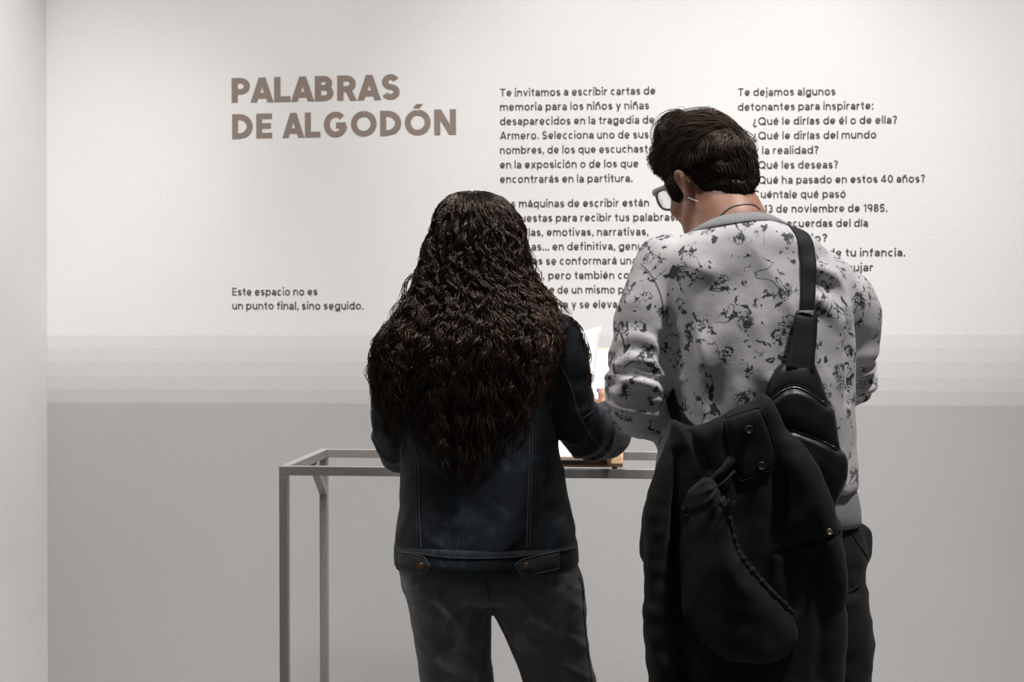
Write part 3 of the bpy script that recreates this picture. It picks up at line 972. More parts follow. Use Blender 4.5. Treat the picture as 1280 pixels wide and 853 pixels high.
for a0 in (0, TW - h):
    # corner brace from the side rail down to the back leg
    p, q = tpt(a0 + h / 2, TD - h - 0.115, TZ - h - 0.002), tpt(a0 + h / 2, TD - h + 0.002, TZ - h - 0.095)
    d = (q - p) / np.linalg.norm(q - p)
    Geo().box((p + q) / 2, (h * 0.46, np.linalg.norm(q - p) / 2, h * 0.42), np.array((tr, d, np.cross(tr, d))), 0.001).obj('corner_brace', 'steel', table, smooth=False)

# ------------------------------------------------------------------ sloping writing board on the table
BZ = TZ + 0.0085
def at_table(px, z, b):
    """a on the table for a given column at height z and depth b"""
    best = None
    for a in np.linspace(0, TW, 800):
        p = tpt(a, b, z); x = 640 + p[0] / p[1] * FPX
        if best is None or abs(x - px) < best[0]: best = (abs(x - px), a)
    return best[1]
b_front, b_back = 0.010, 0.432
a_right = at_table(778.0, BZ, b_front); a_left = a_right - 0.44
z_back = 1.258
sl = np.array((0, b_back - b_front, z_back - BZ)); SL = np.linalg.norm(sl)
sv = td * (sl[1] / SL) + np.array((0, 0, sl[2] / SL)); nv = np.cross(tr, sv)          # up the slope, out of the board
BAX = np.array((tr, sv, nv))
B0 = tpt(a_left, b_front, BZ)
def bp(a, s, n): return B0 + tr * a + sv * s + nv * n
board = root('writing_board', 'sloping pine writing board resting on the steel table between the two people', 'writing board', tpt((a_left + a_right) / 2, (b_front + b_back) / 2, TZ))
BW = 0.44
Geo().box(bp(BW / 2, SL / 2, 0.0), (BW / 2, SL / 2, 0.0065), BAX, 0.0015).obj('panel', 'wood', board, smooth=False)
Geo().box(bp(BW / 2 - 0.018, 0.004, 0.010), (BW / 2 - 0.020, 0.006, 0.0075), BAX, 0.0012).obj('lip', 'dark_wood', board, smooth=False)
for a in (0.02, BW - 0.02):
    g = Geo()
    p = [tpt(a_left + a - 0.006, b_front + 0.06, TZ + 0.024), tpt(a_left + a - 0.006, b_back, TZ + 0.0004), tpt(a_left + a - 0.006, b_back, z_back - 0.012), tpt(a_left + a - 0.006, b_front + 0.06, BZ + 0.024)]
    p += [q + tr * 0.012 for q in p]
    g.add(p, [(0, 1, 2, 3), (7, 6, 5, 4), (0, 4, 5, 1), (1, 5, 6, 2), (2, 6, 7, 3), (3, 7, 4, 0)])
    g.obj('side_support', 'wood', board, smooth=False)
for a in (0.02, BW - 0.02):
    Geo().lathe(tpt(a_left + a, b_front + 0.004, TZ + 0.0003), [(0.006, 0), (0.007, 0.001), (0.006, 0.0032)]).obj('foot', 'rubber', board)
# sheets of paper
def sheet(name, corners, label, nx=12, ny=16, bow=0.0, thick=0.0004, mat='paper', group=None):
    """corners: top-left, top-right, bottom-right, bottom-left"""
    c = [np.asarray(q, float) for q in corners]
    nrm = np.cross(c[1] - c[0], c[3] - c[0]); nrm /= np.linalg.norm(nrm)
    top, bot, fs = [], [], []
    for j in range(ny + 1):
        for i in range(nx + 1):
            s, t = i / nx, j / ny
            p = (c[0] * (1 - s) + c[1] * s) * (1 - t) + (c[3] * (1 - s) + c[2] * s) * t
            p = p + nrm * bow * math.sin(math.pi * t) * (0.4 + 0.6 * s)
            top.append(p + nrm * thick / 2); bot.append(p - nrm * thick / 2)
    W = nx + 1; K = len(top)
    for j in range(ny):
        for i in range(nx):
            a = j * W + i
            fs.append((a, a + 1, a + W + 1, a + W)); fs.append((K + a, K + a + W, K + a + W + 1, K + a + 1))
    for i in range(nx):
        fs.append((i, K + i, K + i + 1, i + 1)); e = ny * W + i; fs.append((e, e + 1, K + e + 1, K + e))
    for j in range(ny):
        a = j * W; fs.append((a, a + W, K + a + W, K + a)); a = j * W + nx; fs.append((a, K + a, K + a + W, a + W))
    org = (c[2] + c[3]) / 2
    return mobj(name, np.array(top + bot), fs, mat, None, origin=org, label=label, cat='paper', group=group)
ar = BW - 0.0
sheet('paper_sheet', [bp(0.05, SL - 0.012, 0.0075), bp(BW - 0.026, SL - 0.012, 0.0075), bp(BW - 0.026, 0.020, 0.0075), bp(0.05, 0.020, 0.0075)],
      'white paper lying flat on the sloping pine board')
# the loose sheet she holds up
hs = [V(606, 452, 3.70), V(751.3, 408, 3.72), V(735.5, 528, 3.635), V(592, 566, 3.615)]
held = sheet('paper_sheet', hs, 'loose white sheet held up beside the curly hair', bow=0.006)
# eraser on the lip
ep = bp(BW - 0.070 - 0.025, 0.016, 0.013)
eraser = Geo().box((0, 0, 0), (0.011, 0.008, 0.006), BAX @ np.array(Matrix.Rotation(0.25, 3, 'Z')).T, 0.0025)
mobj('eraser', np.array(eraser.v) + ep, eraser.f, 'eraser', None, origin=ep - nv * 0.006, label='small white eraser on the dark lip of the writing board', cat='eraser')
# ================================================================== people: shared anatomy
def head_into(F, H, AX, sc=1.0, male=True):
    """skull, face and ears around the point between the ears; AX rows = right, forward, up"""
    def P(x, y, z): return np.asarray(H) + (np.array((x, y, z)) * sc) @ AX
    E = lambda c, r, k=0.02, mode='add': F.ell(P(*c), np.array(r) * sc, AX, k, mode)
    E((0, -0.012, 0.045), (0.077, 0.099, 0.088), 0.02)
    E((0, 0.030, 0.010), (0.068, 0.072, 0.085), 0.03)
    E((0, 0.036, -0.045), (0.058, 0.056, 0.068), 0.025)           # cheeks and jaw block
    E((0, 0.068, -0.096), (0.028, 0.027, 0.022), 0.020)           # chin
    for sx in (-1, 1):
        F.cone(P(sx * 0.058, 0.006, -0.040), P(sx * 0.032, 0.062, -0.096), 0.017 * sc, 0.015 * sc, 0.02)      # jaw line
        E((sx * 0.044, 0.070, -0.030), (0.018, 0.018, 0.014), 0.02)    # cheek bones
        E((sx * 0.032, 0.100, 0.012), (0.018, 0.016, 0.012), 0.012, 'sub')  # eye sockets
        F.cone(P(sx * 0.014, 0.096, 0.029), P(sx * 0.048, 0.083, 0.030), 0.009 * sc, 0.007 * sc, 0.012)      # brow
        F.cone(P(sx * 0.022, 0.090, 0.017), P(sx * 0.042, 0.084, 0.016), 0.0085 * sc, 0.0075 * sc, 0.004)     # lids
        # ear: shell, rim, lobe, hollow
        e = lambda x, y, z: P(sx * x, y, z)
        F.ell(e(0.078, -0.006, 0.0), np.array((0.008, 0.017, 0.028)) * sc, AX, 0.006)
        rim = [(0.080, 0.010, 0.004), (0.084, 0.010, 0.022), (0.089, 0.000, 0.031), (0.092, -0.014, 0.027), (0.093, -0.021, 0.012), (0.090, -0.019, -0.006), (0.085, -0.011, -0.020)]
        F.chain([e(*q) for q in rim], [0.0035 * sc, 0.004 * sc, 0.0042 * sc, 0.0044 * sc, 0.0044 * sc, 0.0042 * sc, 0.005 * sc], 0.006, 16)
        F.ell(e(0.083, -0.003, -0.029), np.array((0.006, 0.008, 0.010)) * sc, AX, 0.006)
        F.ell(e(0.091, -0.002, 0.004), np.array((0.006, 0.008, 0.014)) * sc, AX, 0.005, 'sub')
    F.chain([P(0, 0.098, 0.022), P(0, 0.108, 0.004), P(0, 0.120, -0.020)], [0.008 * sc, 0.009 * sc, 0.0115 * sc], 0.010)   # nose
    for sx in (-1, 1):
        E((sx * 0.013, 0.106, -0.023), (0.009, 0.011, 0.008), 0.006)
    F.cone(P(-0.018, 0.094, -0.052), P(0.018, 0.094, -0.052), 0.0058 * sc, 0.0058 * sc, 0.007)
    F.cone(P(-0.015, 0.094, -0.063), P(0.015, 0.094, -0.063), 0.0065 * sc, 0.0065 * sc, 0.007)
    E((0, 0.106, -0.0575), (0.022, 0.008, 0.0014), 0.002, 'sub')
    return P

def eyes(P, parent, sc=1.0):
    for sx in (-1, 1):
        g = Geo().ellipsoid(P(sx * 0.032, 0.0835, 0.011), (0.0118 * sc,) * 3)
        g.obj('eye', 'eye', parent)

def hand_into(F, W, fwd, palm, thumb_side, curl=0.5, size=1.0, k=0.006, spread=0.0, thumb_target=None):
    """hand from the wrist point: fwd = towards the knuckles, palm = the way the palm faces, thumb_side = towards the thumb"""
    fwd = np.asarray(fwd, float); fwd /= np.linalg.norm(fwd)
    palm = np.asarray(palm, float); palm -= fwd * (palm @ fwd); palm /= np.linalg.norm(palm)
    th = np.asarray(thumb_side, float); th -= fwd * (th @ fwd) + palm * (th @ palm); th /= np.linalg.norm(th)
    W = np.asarray(W, float)
    q = lambda a, b, c: W + (fwd * a + th * b + palm * c) * size
    for b, e in ((0.028, 0.0), (0.009, 0.0), (-0.010, 0.0), (-0.027, -0.004)):
        F.cone(q(0.010, b * 0.7, 0), q(0.082 + e, b, -0.003), 0.0135 * size, 0.0105 * size, 0.012)
    F.ell(q(0.030, 0.022, 0.010), np.array((0.022, 0.015, 0.013)) * size, np.array((fwd, th, palm)), 0.012)
    tips = []
    for b, L, e in ((0.028, 0.92, 0.0), (0.009, 1.0, 0.003), (-0.010, 0.94, 0.0), (-0.027, 0.76, -0.006)):
        p = q(0.084 + e, b, -0.003); ang = 0.25 * curl
        segs = [0.040 * L, 0.026 * L, 0.021 * L]; rad = [0.0092, 0.0085, 0.0078, 0.0066]
        pts = [p]
        for j, sgl in enumerate(segs):
            d = fwd * math.cos(ang) + palm * math.sin(ang) + th * (b * spread)
            pts.append(pts[-1] + d / np.linalg.norm(d) * sgl * size); ang += 0.95 * curl
        F.chain(pts, [r * size for r in rad], k)
        tips.append((pts[-1], pts[-1] - pts[-2]))
    t0 = q(0.022, 0.026, 0.008)
    if thumb_target is None:
        t1, t2, t3 = q(0.052, 0.050, 0.014), q(0.080, 0.060, 0.020), q(0.104, 0.058, 0.030)
    else:
        t3 = np.asarray(thumb_target, float); t1 = t0 + (t3 - t0) * 0.42 + th * 0.010 * size; t2 = t0 + (t3 - t0) * 0.72 + th * 0.008 * size
    F.chain([t0, t1, t2, t3], [0.0135 * size, 0.0115 * size, 0.0102 * size, 0.0082 * size], k)
    tips.append((t3, t3 - t2))
    return tips

def nails(tips, out, parent, mat, size=1.0, label=None):
    for (p, d), o in zip(tips, out):
        d = d / np.linalg.norm(d); o = np.asarray(o, float); o = o - d * (o @ d); o /= np.linalg.norm(o)
        s = np.cross(d, o)
        Geo().ellipsoid(p + d * 0.005 * size + o * 0.0064 * size, (0.0062 * size, 0.0095 * size, 0.0026 * size), np.array((s, d, o)), 12, 8).obj('fingernail', mat, parent, label=label)

def shoe(name, mat, parent, ankle, fwd):
    fwd = np.asarray(fwd, float); fwd /= np.linalg.norm(fwd); sd = np.array((fwd[1], -fwd[0], 0))
    a = np.array((ankle[0], ankle[1], 0))
    F = Field(a - (0.24, 0.24, 0.0), a + (0.24, 0.24, 0.14), 0.006)
    F.chain([a - fwd * 0.05 + (0, 0, .035), a + fwd * 0.06 + (0, 0, .04), a + fwd * 0.17 + (0, 0, .03)], [0.040, 0.042, 0.034], 0.02)
    F.cone(a + (0, 0, .05), a + (0, 0, .11), 0.042, 0.040, 0.03)
    F.cut((0, 0, 0.004), (0, 0, -1))
    F.bake(name, mat, parent)

def arm_axis(pts):
    """nearest point parameters along a polyline: returns fn(P) -> (s along, direction)"""
    Q = catmull(pts, 40)
    L = np.concatenate(([0], np.cumsum(np.linalg.norm(np.diff(Q, axis=0), axis=1))))
    def fn(P):
        best = np.full(len(P), 1e9); s = np.zeros(len(P))
        for i in range(len(Q) - 1):
            ab = Q[i + 1] - Q[i]; t = np.clip(((P - Q[i]) @ ab) / (ab @ ab), 0, 1)
            d = np.linalg.norm(P - (Q[i] + t[:, None] * ab), axis=1)
            m = d < best; best[m] = d[m]; s[m] = (L[i] + t * (L[i + 1] - L[i]))[m]
        return s, best
    return fn
# ================================================================== the woman with long curls
WZ = 3.20
wb = (V(612, 700, WZ)[0], WZ, 0.0)
woman = root('person', 'person with long dark curls in a dark denim jacket and faded jeans, back turned', 'person', wb)
# joints (view frame)
wSL, wEL, wWL = V(505, 432, 3.21), V(500, 553, 3.24), V(543, 556, 3.46)
wSR, wMR, wER, wFR, wWR = V(692, 430, 3.21), V(707, 488, 3.20), V(742, 544, 3.25), V(764, 535, 3.40), V(760, 521, 3.53)
wHead = V(592, 319, WZ + 0.03)
wAX = ortho((0.06, 1.0, -0.30))

torso_rows = [(386, 556, 634, .075), (398, 522, 672, .090), (412, 503, 690, .104), (432, 496, 701, .112), (470, 498, 697, .118), (520, 501, 692, .118), (560, 502, 697, .116),
              (600, 500.5, 706, .117), (640, 498, 713, .123), (668, 495, 718.5, .131), (688, 494, 720.5, .135)]
def woman_legs(F, shrink=1.0, k=0.012):
    Lr = [(700, 499, 618, .116), (725, 502.5, 617, .124), (752, 507.5, 611.5, .122), (793, 516, 609.5, .105), (821, 522, 611, .098), (853, 525, 613, .094), (960, 532, 617, .088), (1148, 536, 622, .085)]
    Rr = [(700, 608, 719, .116), (725, 606, 725, .124), (752, 611, 730, .122), (773, 619.5, 731.5, .112), (796, 631, 733.5, .104), (821, 642, 738, .098), (853, 652, 744, .094), (960, 681, 766, .088), (1148, 724, 808, .085)]
    for rows in (Lr, Rr):
        R = [row(*q[:3], WZ, q[3], 0.005) for q in rows]
        F.loft([(r[0], r[1], r[2], r[3] * shrink, r[4] * shrink) for r in R], k, cap=0.01, p=2.2)

# ---- body: one continuous surface
lo, hi = V(455, 1160, 3.0) + (0, -.05, -0.02), V(835, 232, 3.0) + (0, .8, .04)
F = Field((lo[0], 3.0, 0.0), (hi[0], 3.86, 1.66), 0.0045)
F.loft([(r[0], r[1], r[2], r[3] * .82, r[4] * .80) for r in [row(*q[:3], WZ, q[3]) for q in torso_rows]], 0.02)
woman_legs(F, 0.74)
F.chain([V(598, 405, WZ), V(596, 380, WZ + .005), V(594, 345, WZ + .02)], [0.058, 0.052, 0.050], 0.03)
P = head_into(F, wHead, wAX, 0.96, False)
F.chain([wSL, (wSL + wEL) / 2, wEL], [0.046, 0.040, 0.036], 0.03); F.chain([wEL, wWL], [0.036, 0.026], 0.015)
F.chain([wSR, wMR, wER], [0.046, 0.040, 0.036], 0.03); F.chain([wER, wFR, wWR], [0.037, 0.032, 0.026], 0.015)
thumb = V(750.8, 490.0, 3.585)
tips = hand_into(F, wWR + np.array((0.0, .012, .004)), V(734, 515, 3.69) - wWR, (-0.9, -0.1, 0.1), (0.1, -0.9, 0.6), 0.75, 0.92, thumb_target=thumb)
tipsL = hand_into(F, wWL, V(584, 553, 3.57) - wWL, (0.6, -0.2, -0.6), (0.3, -0.5, 0.8), 0.6, 0.92)
body, bv, bf = F.bake('body', 'skin', woman)
outs = [(-.2, 1, .1)] * 4 + [(-0.05, -0.95, 0.10)]
nails(tips, outs, body, 'blue_nail', 1.0, 'blue painted fingernail')
nails(tipsL, [(-.3, -.2, .9)] * 5, body, 'blue_nail', 0.95, 'blue painted fingernail')
eyes(P, woman, 0.96)

# ---- jeans
F = Field((V(480, 700, WZ)[0], 3.0, 0.02), (V(830, 700, WZ)[0], 3.40, V(600, 690, WZ)[2]), 0.0045)
woman_legs(F)
F.loft([row(*q, 0.004) for q in ((655, 508, 702, WZ, .105), (690, 500, 714, WZ, .112), (715, 501, 720, WZ, .120), (738, 505, 727, WZ, .124), (748, 520, 716, WZ, .10))], 0.012)
def jean_folds(P):
    n = 0.0045 * pnoise(P * (9, 9, 5.5)) + 0.0035 * np.maximum(ridge(P * (8, 8, 17) + (0, 0, 3.1) + P[:, [2, 0, 0]] * (6, 0, 9)) - .35, 0)
    diag = np.maximum(ridge(np.column_stack((P[:, 0] * 9 + P[:, 2] * 11, P[:, 1] * 5, P[:, 2] * 2.5))) - .45, 0)
    return n + 0.006 * diag * np.exp(-((P[:, 2] - .66) / .12) ** 2)
F.displace(jean_folds)
jeans, jv, jf = F.bake('jeans', 'jeans', woman)
jb = bvh_of(jv, jf)
for name, ln in (('seam', [(606, 722), (609, 740), (611, 752)]), ('seam', [(726.5, 735), (728.5, 770), (734, 820), (741, 870), (757, 960)])):
    pts = surf_line(jb, ln, 40, 0.0004)
    if len(pts) > 4: Geo().tube(pts, 0.0016, 6).obj(name, 'denim_edge', jeans)
# slack bit of cloth at the outer right pocket
for sx, ln in ((1, [(722, 722), (727, 735), (728.5, 750)]),):
    pts = surf_line(jb, ln, 20, 0.0008)
    if len(pts) > 3: Geo().tube(pts, 0.0014, 6).obj('pocket_edge', 'denim_edge', jeans)
for ax_, fx in ((V(579, 1120, WZ), -0.1), (V(766, 1120, WZ), 0.15)):
    shoe('shoe', 'shoe', woman, ax_, (fx, 1, 0))

# ---- denim jacket
F = Field((V(462, 700, WZ)[0] - .02, 2.98, V(600, 700, WZ)[2] - .01), (V(800, 700, WZ)[0] + .03, 3.66, V(600, 376, WZ)[2]), 0.004)
F.loft([row(*q[:3], WZ, q[3]) for q in torso_rows], 0.02, cap=0.006, p=2.25)
armL = [V(508, 425, 3.21), V(501, 470, 3.21), V(497.5, 515, 3.21), V(500.5, 553, 3.25), V(515, 562, 3.35), V(539, 557, 3.45)]
armR = [V(690, 424, 3.21), V(701, 455, 3.20), V(708, 495, 3.20), V(722, 528, 3.215), V(741, 545, 3.26), V(762, 536, 3.37), V(759.5, 523, 3.515)]
F.chain(armL, [0.062, 0.055, 0.050, 0.051, 0.048, 0.040], 0.016, 22)
F.chain(armR, [0.060, 0.056, 0.051, 0.050, 0.051, 0.047, 0.037], 0.016, 26)
F.chain([V(548, 395, WZ - .01), V(598, 386, WZ - .035), V(644, 396, WZ - .01)], [0.024, 0.026, 0.024], 0.02)     # collar roll
axL, axR = arm_axis(armL), arm_axis(armR)
def jacket_folds(P):
    d = 0.003 * pnoise(P * (12, 12, 7)) + 0.0018 * pnoise(P * 26)
    # vertical pulls in the back panels, slack above the waistband
    zb = np.exp(-((P[:, 2] - V(600, 655, WZ)[2]) / .05) ** 2)
    d += 0.005 * zb * np.maximum(ridge(np.column_stack((P[:, 0] * 7 + P[:, 2] * 4, P[:, 1] * 4, P[:, 2] * 12))) - .3, 0)
    d += 0.005 * np.maximum(ridge(np.column_stack((P[:, 0] * 9 - P[:, 2] * 5, P[:, 1] * 5, P[:, 2] * 3.2)) + 7.7) - .5, 0)
    for ax_, ph in ((axL, 0.0), (axR, 2.0)):
        s, dist = ax_(P)
        near = np.clip((0.085 - dist) / .03, 0, 1) * np.clip((s - .05) / .08, 0, 1)
        n = pnoise(P * 11 + ph)
        wv = np.sin(2 * math.pi * (s / 0.045 + 0.9 * n))
        d += near * (0.0042 * np.maximum(wv, -.3) * (0.4 + 0.6 * np.exp(-((s - .27) / .12) ** 2)) + 0.003 * pnoise(P * 17))
    return d
F.displace(jacket_folds)
jacket, kv, kf = F.bake('denim_jacket', 'denim', woman)
kb = bvh_of(kv, kf)
def seam(name, ln, mat='stitch', r=0.0011, off=0.0005, n=60, parent=None):
    pts = surf_line(kb, ln, n, off)
    if len(pts) > 4: return Geo().tube(pts, r, 6).obj(name, mat, parent or jacket)
seam('seam', [(509, 500), (514, 540), (522.5, 575), (523.5, 620), (524, 655), (525.5, 686)], r=0.0016)
seam('seam', [(661, 500), (661, 560), (659.5, 620), (658.5, 660), (657.5, 686)], r=0.0016)
seam('seam', [(664.5, 500), (664.5, 560), (663, 620), (662, 660), (661, 686)], r=0.0010)
seam('seam', [(519.5, 580), (520, 620), (520.5, 655), (521.5, 686)], r=0.0010)
seam('seam', [(690, 436), (703, 462), (714, 488), (722, 516), (733, 538), (745, 555), (757, 567)], 'denim_edge', 0.0026)
seam('seam', [(693.5, 455), (692.5, 480), (688, 510)], r=0.0014)
seam('seam', [(725, 525), (735, 519), (742, 514)], r=0.0014)
seam('seam', [(500, 455), (501, 500), (502, 530)], 'denim_edge', 0.0022)
# waistband: a closed belt of cloth round the hem
rows_b = [row(675.5, 493.5, 719, WZ, .132), row(677, 492.3, 720.5, WZ, .141), row(681, 491.7, 721.3, WZ, .144), row(693, 491.5, 722.3, WZ, .146), row(702, 492.3, 722.5, WZ, .146), row(704.5, 493.5, 721.5, WZ, .143), row(704.5, 497, 719, WZ, .134)]
def belt_pt(r, a, sag=0.0, p=2.3):
    c, s_ = math.cos(a), math.sin(a)
    x = abs(c) ** (2 / p) * (1 if c > 0 else -1); y = abs(s_) ** (2 / p) * (1 if s_ > 0 else -1)
    back = max(0.0, -y)
    # the band hangs lower at the middle of the back
    dz = -sag * (back * (1 - abs(x)) ** 0.6) + 0.004 * math.sin(3 * a + 1) * 0.5
    return np.array((r[1] + r[3] * x, r[2] + r[4] * y, r[0] + dz))
g = Geo(); n = 96; vs = []
for r in rows_b:
    for i in range(n): vs.append(belt_pt(r, 2 * math.pi * i / n, 0.002))
fs = [(j * n + i, j * n + (i + 1) % n, (j + 1) * n + (i + 1) % n, (j + 1) * n + i) for j in range(len(rows_b) - 1) for i in range(n)]
band = mobj('waistband', vs, fs, 'denim', jacket)
bb = bvh_of(np.array(vs), fs)
def band_line(ln, mat, r, name='stitching', off=0.0006, par=jacket):
    pts = surf_line(bb, ln, 60, off)
    if len(pts) > 3: Geo().tube(pts, r, 6).obj(name, mat, par)
band_line([(494, 686), (510, 690), (560, 697), (605, 698), (650, 696), (700, 689), (719, 685)], 'denim_edge', 0.0016, 'band_edge')
band_line([(495, 710), (510, 716), (560, 722.5), (605, 723.5), (650, 722), (700, 715), (721, 708)], 'denim_edge', 0.0022, 'band_edge')
# waist tabs with a button each
def patch_grid(name, top, bot, bv, lift, mat, par, stitch='stitch', nu=14, nv=6, edge=0.0011):
    """a flat piece of cloth laid over a curved surface between two outline lines"""
    T_, B_ = catmull(top, nu + 1), catmull(bot, nu + 1)
    out, inn = [], []
    for j in range(nv + 1):
        for i in range(nu + 1):
            x, y = T_[i] * (1 - j / nv) + B_[i] * (j / nv)
            e = (i in (0, nu)) or (j in (0, nv))
            p = project(bv, x, y, lift * (0.75 if e else 1.0)); q = project(bv, x, y, -0.001)
            if p is None: p = q = out[-1] if out else None
            if p is None: return None
            out.append(p); inn.append(q)
    W_ = nu + 1; K = len(out); fs = []
    for j in range(nv):
        for i in range(nu):
            a_ = j * W_ + i; fs.append((a_, a_ + 1, a_ + W_ + 1, a_ + W_))
    ring = list(range(W_)) + [j * W_ + nu for j in range(1, nv + 1)] + [nv * W_ + i for i in range(nu - 1, -1, -1)] + [j * W_ for j in range(nv - 1, 0, -1)]
    for k_ in range(len(ring)):
        a_, b_ = ring[k_], ring[(k_ + 1) % len(ring)]; fs.append((a_, K + a_, K + b_, b_))
    o = mobj(name, out + inn, fs, mat, par)
    R_ = np.array([out[k_] for k_ in ring] + [out[ring[0]]])
    Geo().tube(R_ + np.array((0, -.0004, 0)), edge, 6).obj('stitching', stitch, par)
    return o
def tab(top, bot, button):
    patch_grid('waist_tab', top, bot, bb, 0.0055, 'denim_edge', jacket, edge=0.0013)
    bpz = project(bb, *button, 0.0068)
    nrm = np.array((0, -1, 0.05)); nrm /= np.linalg.norm(nrm)
    Geo().lathe(bpz, [(0.0055, -0.004), (0.0065, 0.0), (0.0060, 0.0015), (0.0042, 0.0022), (0.0020, 0.0012), (0.0006, 0.0026)], ortho(nrm)[[0, 2, 1]], 20).obj('button', 'copper', jacket)['label'] = 'copper coloured button'
tab([(497, 688.5), (510, 691), (522, 694), (531, 697), (536.5, 706)], [(498, 709), (510, 712.5), (522, 716), (531, 717), (536.5, 708)], (527.5, 706.5))
tab([(696, 690.5), (682, 693), (668, 695.5), (652, 699.5), (642.5, 706)], [(697, 711), (682, 714), (668, 717), (651, 718), (642.5, 708)], (656.5, 707))

# ---- hair
hair_rows = [(238.5, 592, 2), (242, 592, 24), (247, 592.5, 35), (254, 593, 44), (263, 595, 50), (275, 596, 54.5), (292, 596, 60), (320, 593, 66), (350, 594, 75), (375, 597.5, 90), (400, 597, 106), (425, 591, 119), (455, 584, 119), (490, 581, 114), (525, 581, 106), (560, 581, 90), (610, 580, 66)]
hz = np.array([V(600, r[0], WZ)[2] for r in hair_rows]); hcx = np.array([V(r[1], 400, WZ)[0] for r in hair_rows]); hhw = np.array([r[2] / FPX * WZ for r in hair_rows])
# depth of the hair behind and in front of the head axis
hdb = np.array([.003, .045, .065, .082, .095, .104, .112, .118, .124, .132, .142, .150, .154, .152, .149, .147, .150])
hcy = np.array([.03, .03, .03, .03, .03, .03, .03, .028, .024, .018, .010, .0, -.002, -.002, -.002, -.002, -.002]) + WZ
dense_t = np.linspace(0, len(hz) - 1, 300)
HT = catmull(np.column_stack((hz, hcx, hhw, hdb, hcy)), 300)
HL = np.concatenate(([0], np.cumsum(np.hypot(np.diff(HT[:, 0]), np.diff(np.maximum(HT[:, 2], HT[:, 3]))))))
def hair_point(s, phi, t):
    """s arc length down from the crown, phi round from the back, t layer 0..1 (arrays)"""
    z, cx, hw, db, cy = [np.interp(s, HL, HT[:, i]) for i in range(5)]
    fr = np.cos(phi) < 0
    d = np.where(fr, np.minimum(db, 0.098), db)
    return np.stack((cx + t * hw * np.sin(phi), cy - t * d * np.cos(phi), z), axis=-1)
g = Geo()
# inner mass so that no light passes through the hair
hrng = np.random.default_rng(21)
nr, nc_ = 44, 72
s_end = np.interp(-V(600, 470, WZ)[2], -HT[:, 0], HL)
vs = []
for j in range(nr):
    sj = s_end * (j / (nr - 1)) ** 1.3
    for i in range(nc_):
        ph = 2 * math.pi * i / nc_
        tt = 0.90 - 0.05 * j / nr
        face = max(0.0, -math.cos(ph) - 0.35)
        if face > 0 and sj > 0.10: tt *= 1 - 0.55 * min(1, face * 2.2)
        p = hair_point(np.array(sj), np.array(ph), np.array(tt))
        vs.append(p)
vs = np.array(vs)
vs += (0.006 * pnoise(vs * 22))[:, None] * np.column_stack((vs[:, 0] - hcx[6], vs[:, 1] - WZ, 0 * vs[:, 0])) / 0.1
fs = [(j * nc_ + i, j * nc_ + (i + 1) % nc_, (j + 1) * nc_ + (i + 1) % nc_, (j + 1) * nc_ + i) for j in range(nr - 1) for i in range(nc_)]
def z_to_s(py): return np.interp(-(CAMZ - (py - HOR) / FPX * WZ), -HT[:, 0], HL)
NL, SPL, S = 800, 10, 60
phi = hrng.uniform(-1, 1, NL); phi = np.sign(phi) * np.abs(phi) ** 0.9 * math.radians(142)
t0 = np.sqrt(hrng.uniform(0.72, 1.0, NL) ** 2)
length_py = 570 - 95 * np.abs(np.sin(np.clip(phi, -1.57, 1.57))) ** 1.5 + hrng.normal(0, 26, NL)
length_py = np.clip(length_py, 330, 604)
length_py = np.where(hrng.uniform(0, 1, NL) < .25, length_py - hrng.uniform(30, 150, NL), length_py)
s1 = np.array([z_to_s(p) for p in length_py])
s0 = hrng.uniform(0.0, 0.05, NL) + np.where(hrng.uniform(0, 1, NL) < .45, hrng.uniform(0, .10, NL), 0)
u = np.linspace(0, 1, S)
paths, rads, tints = [], [], []
part = 0.10
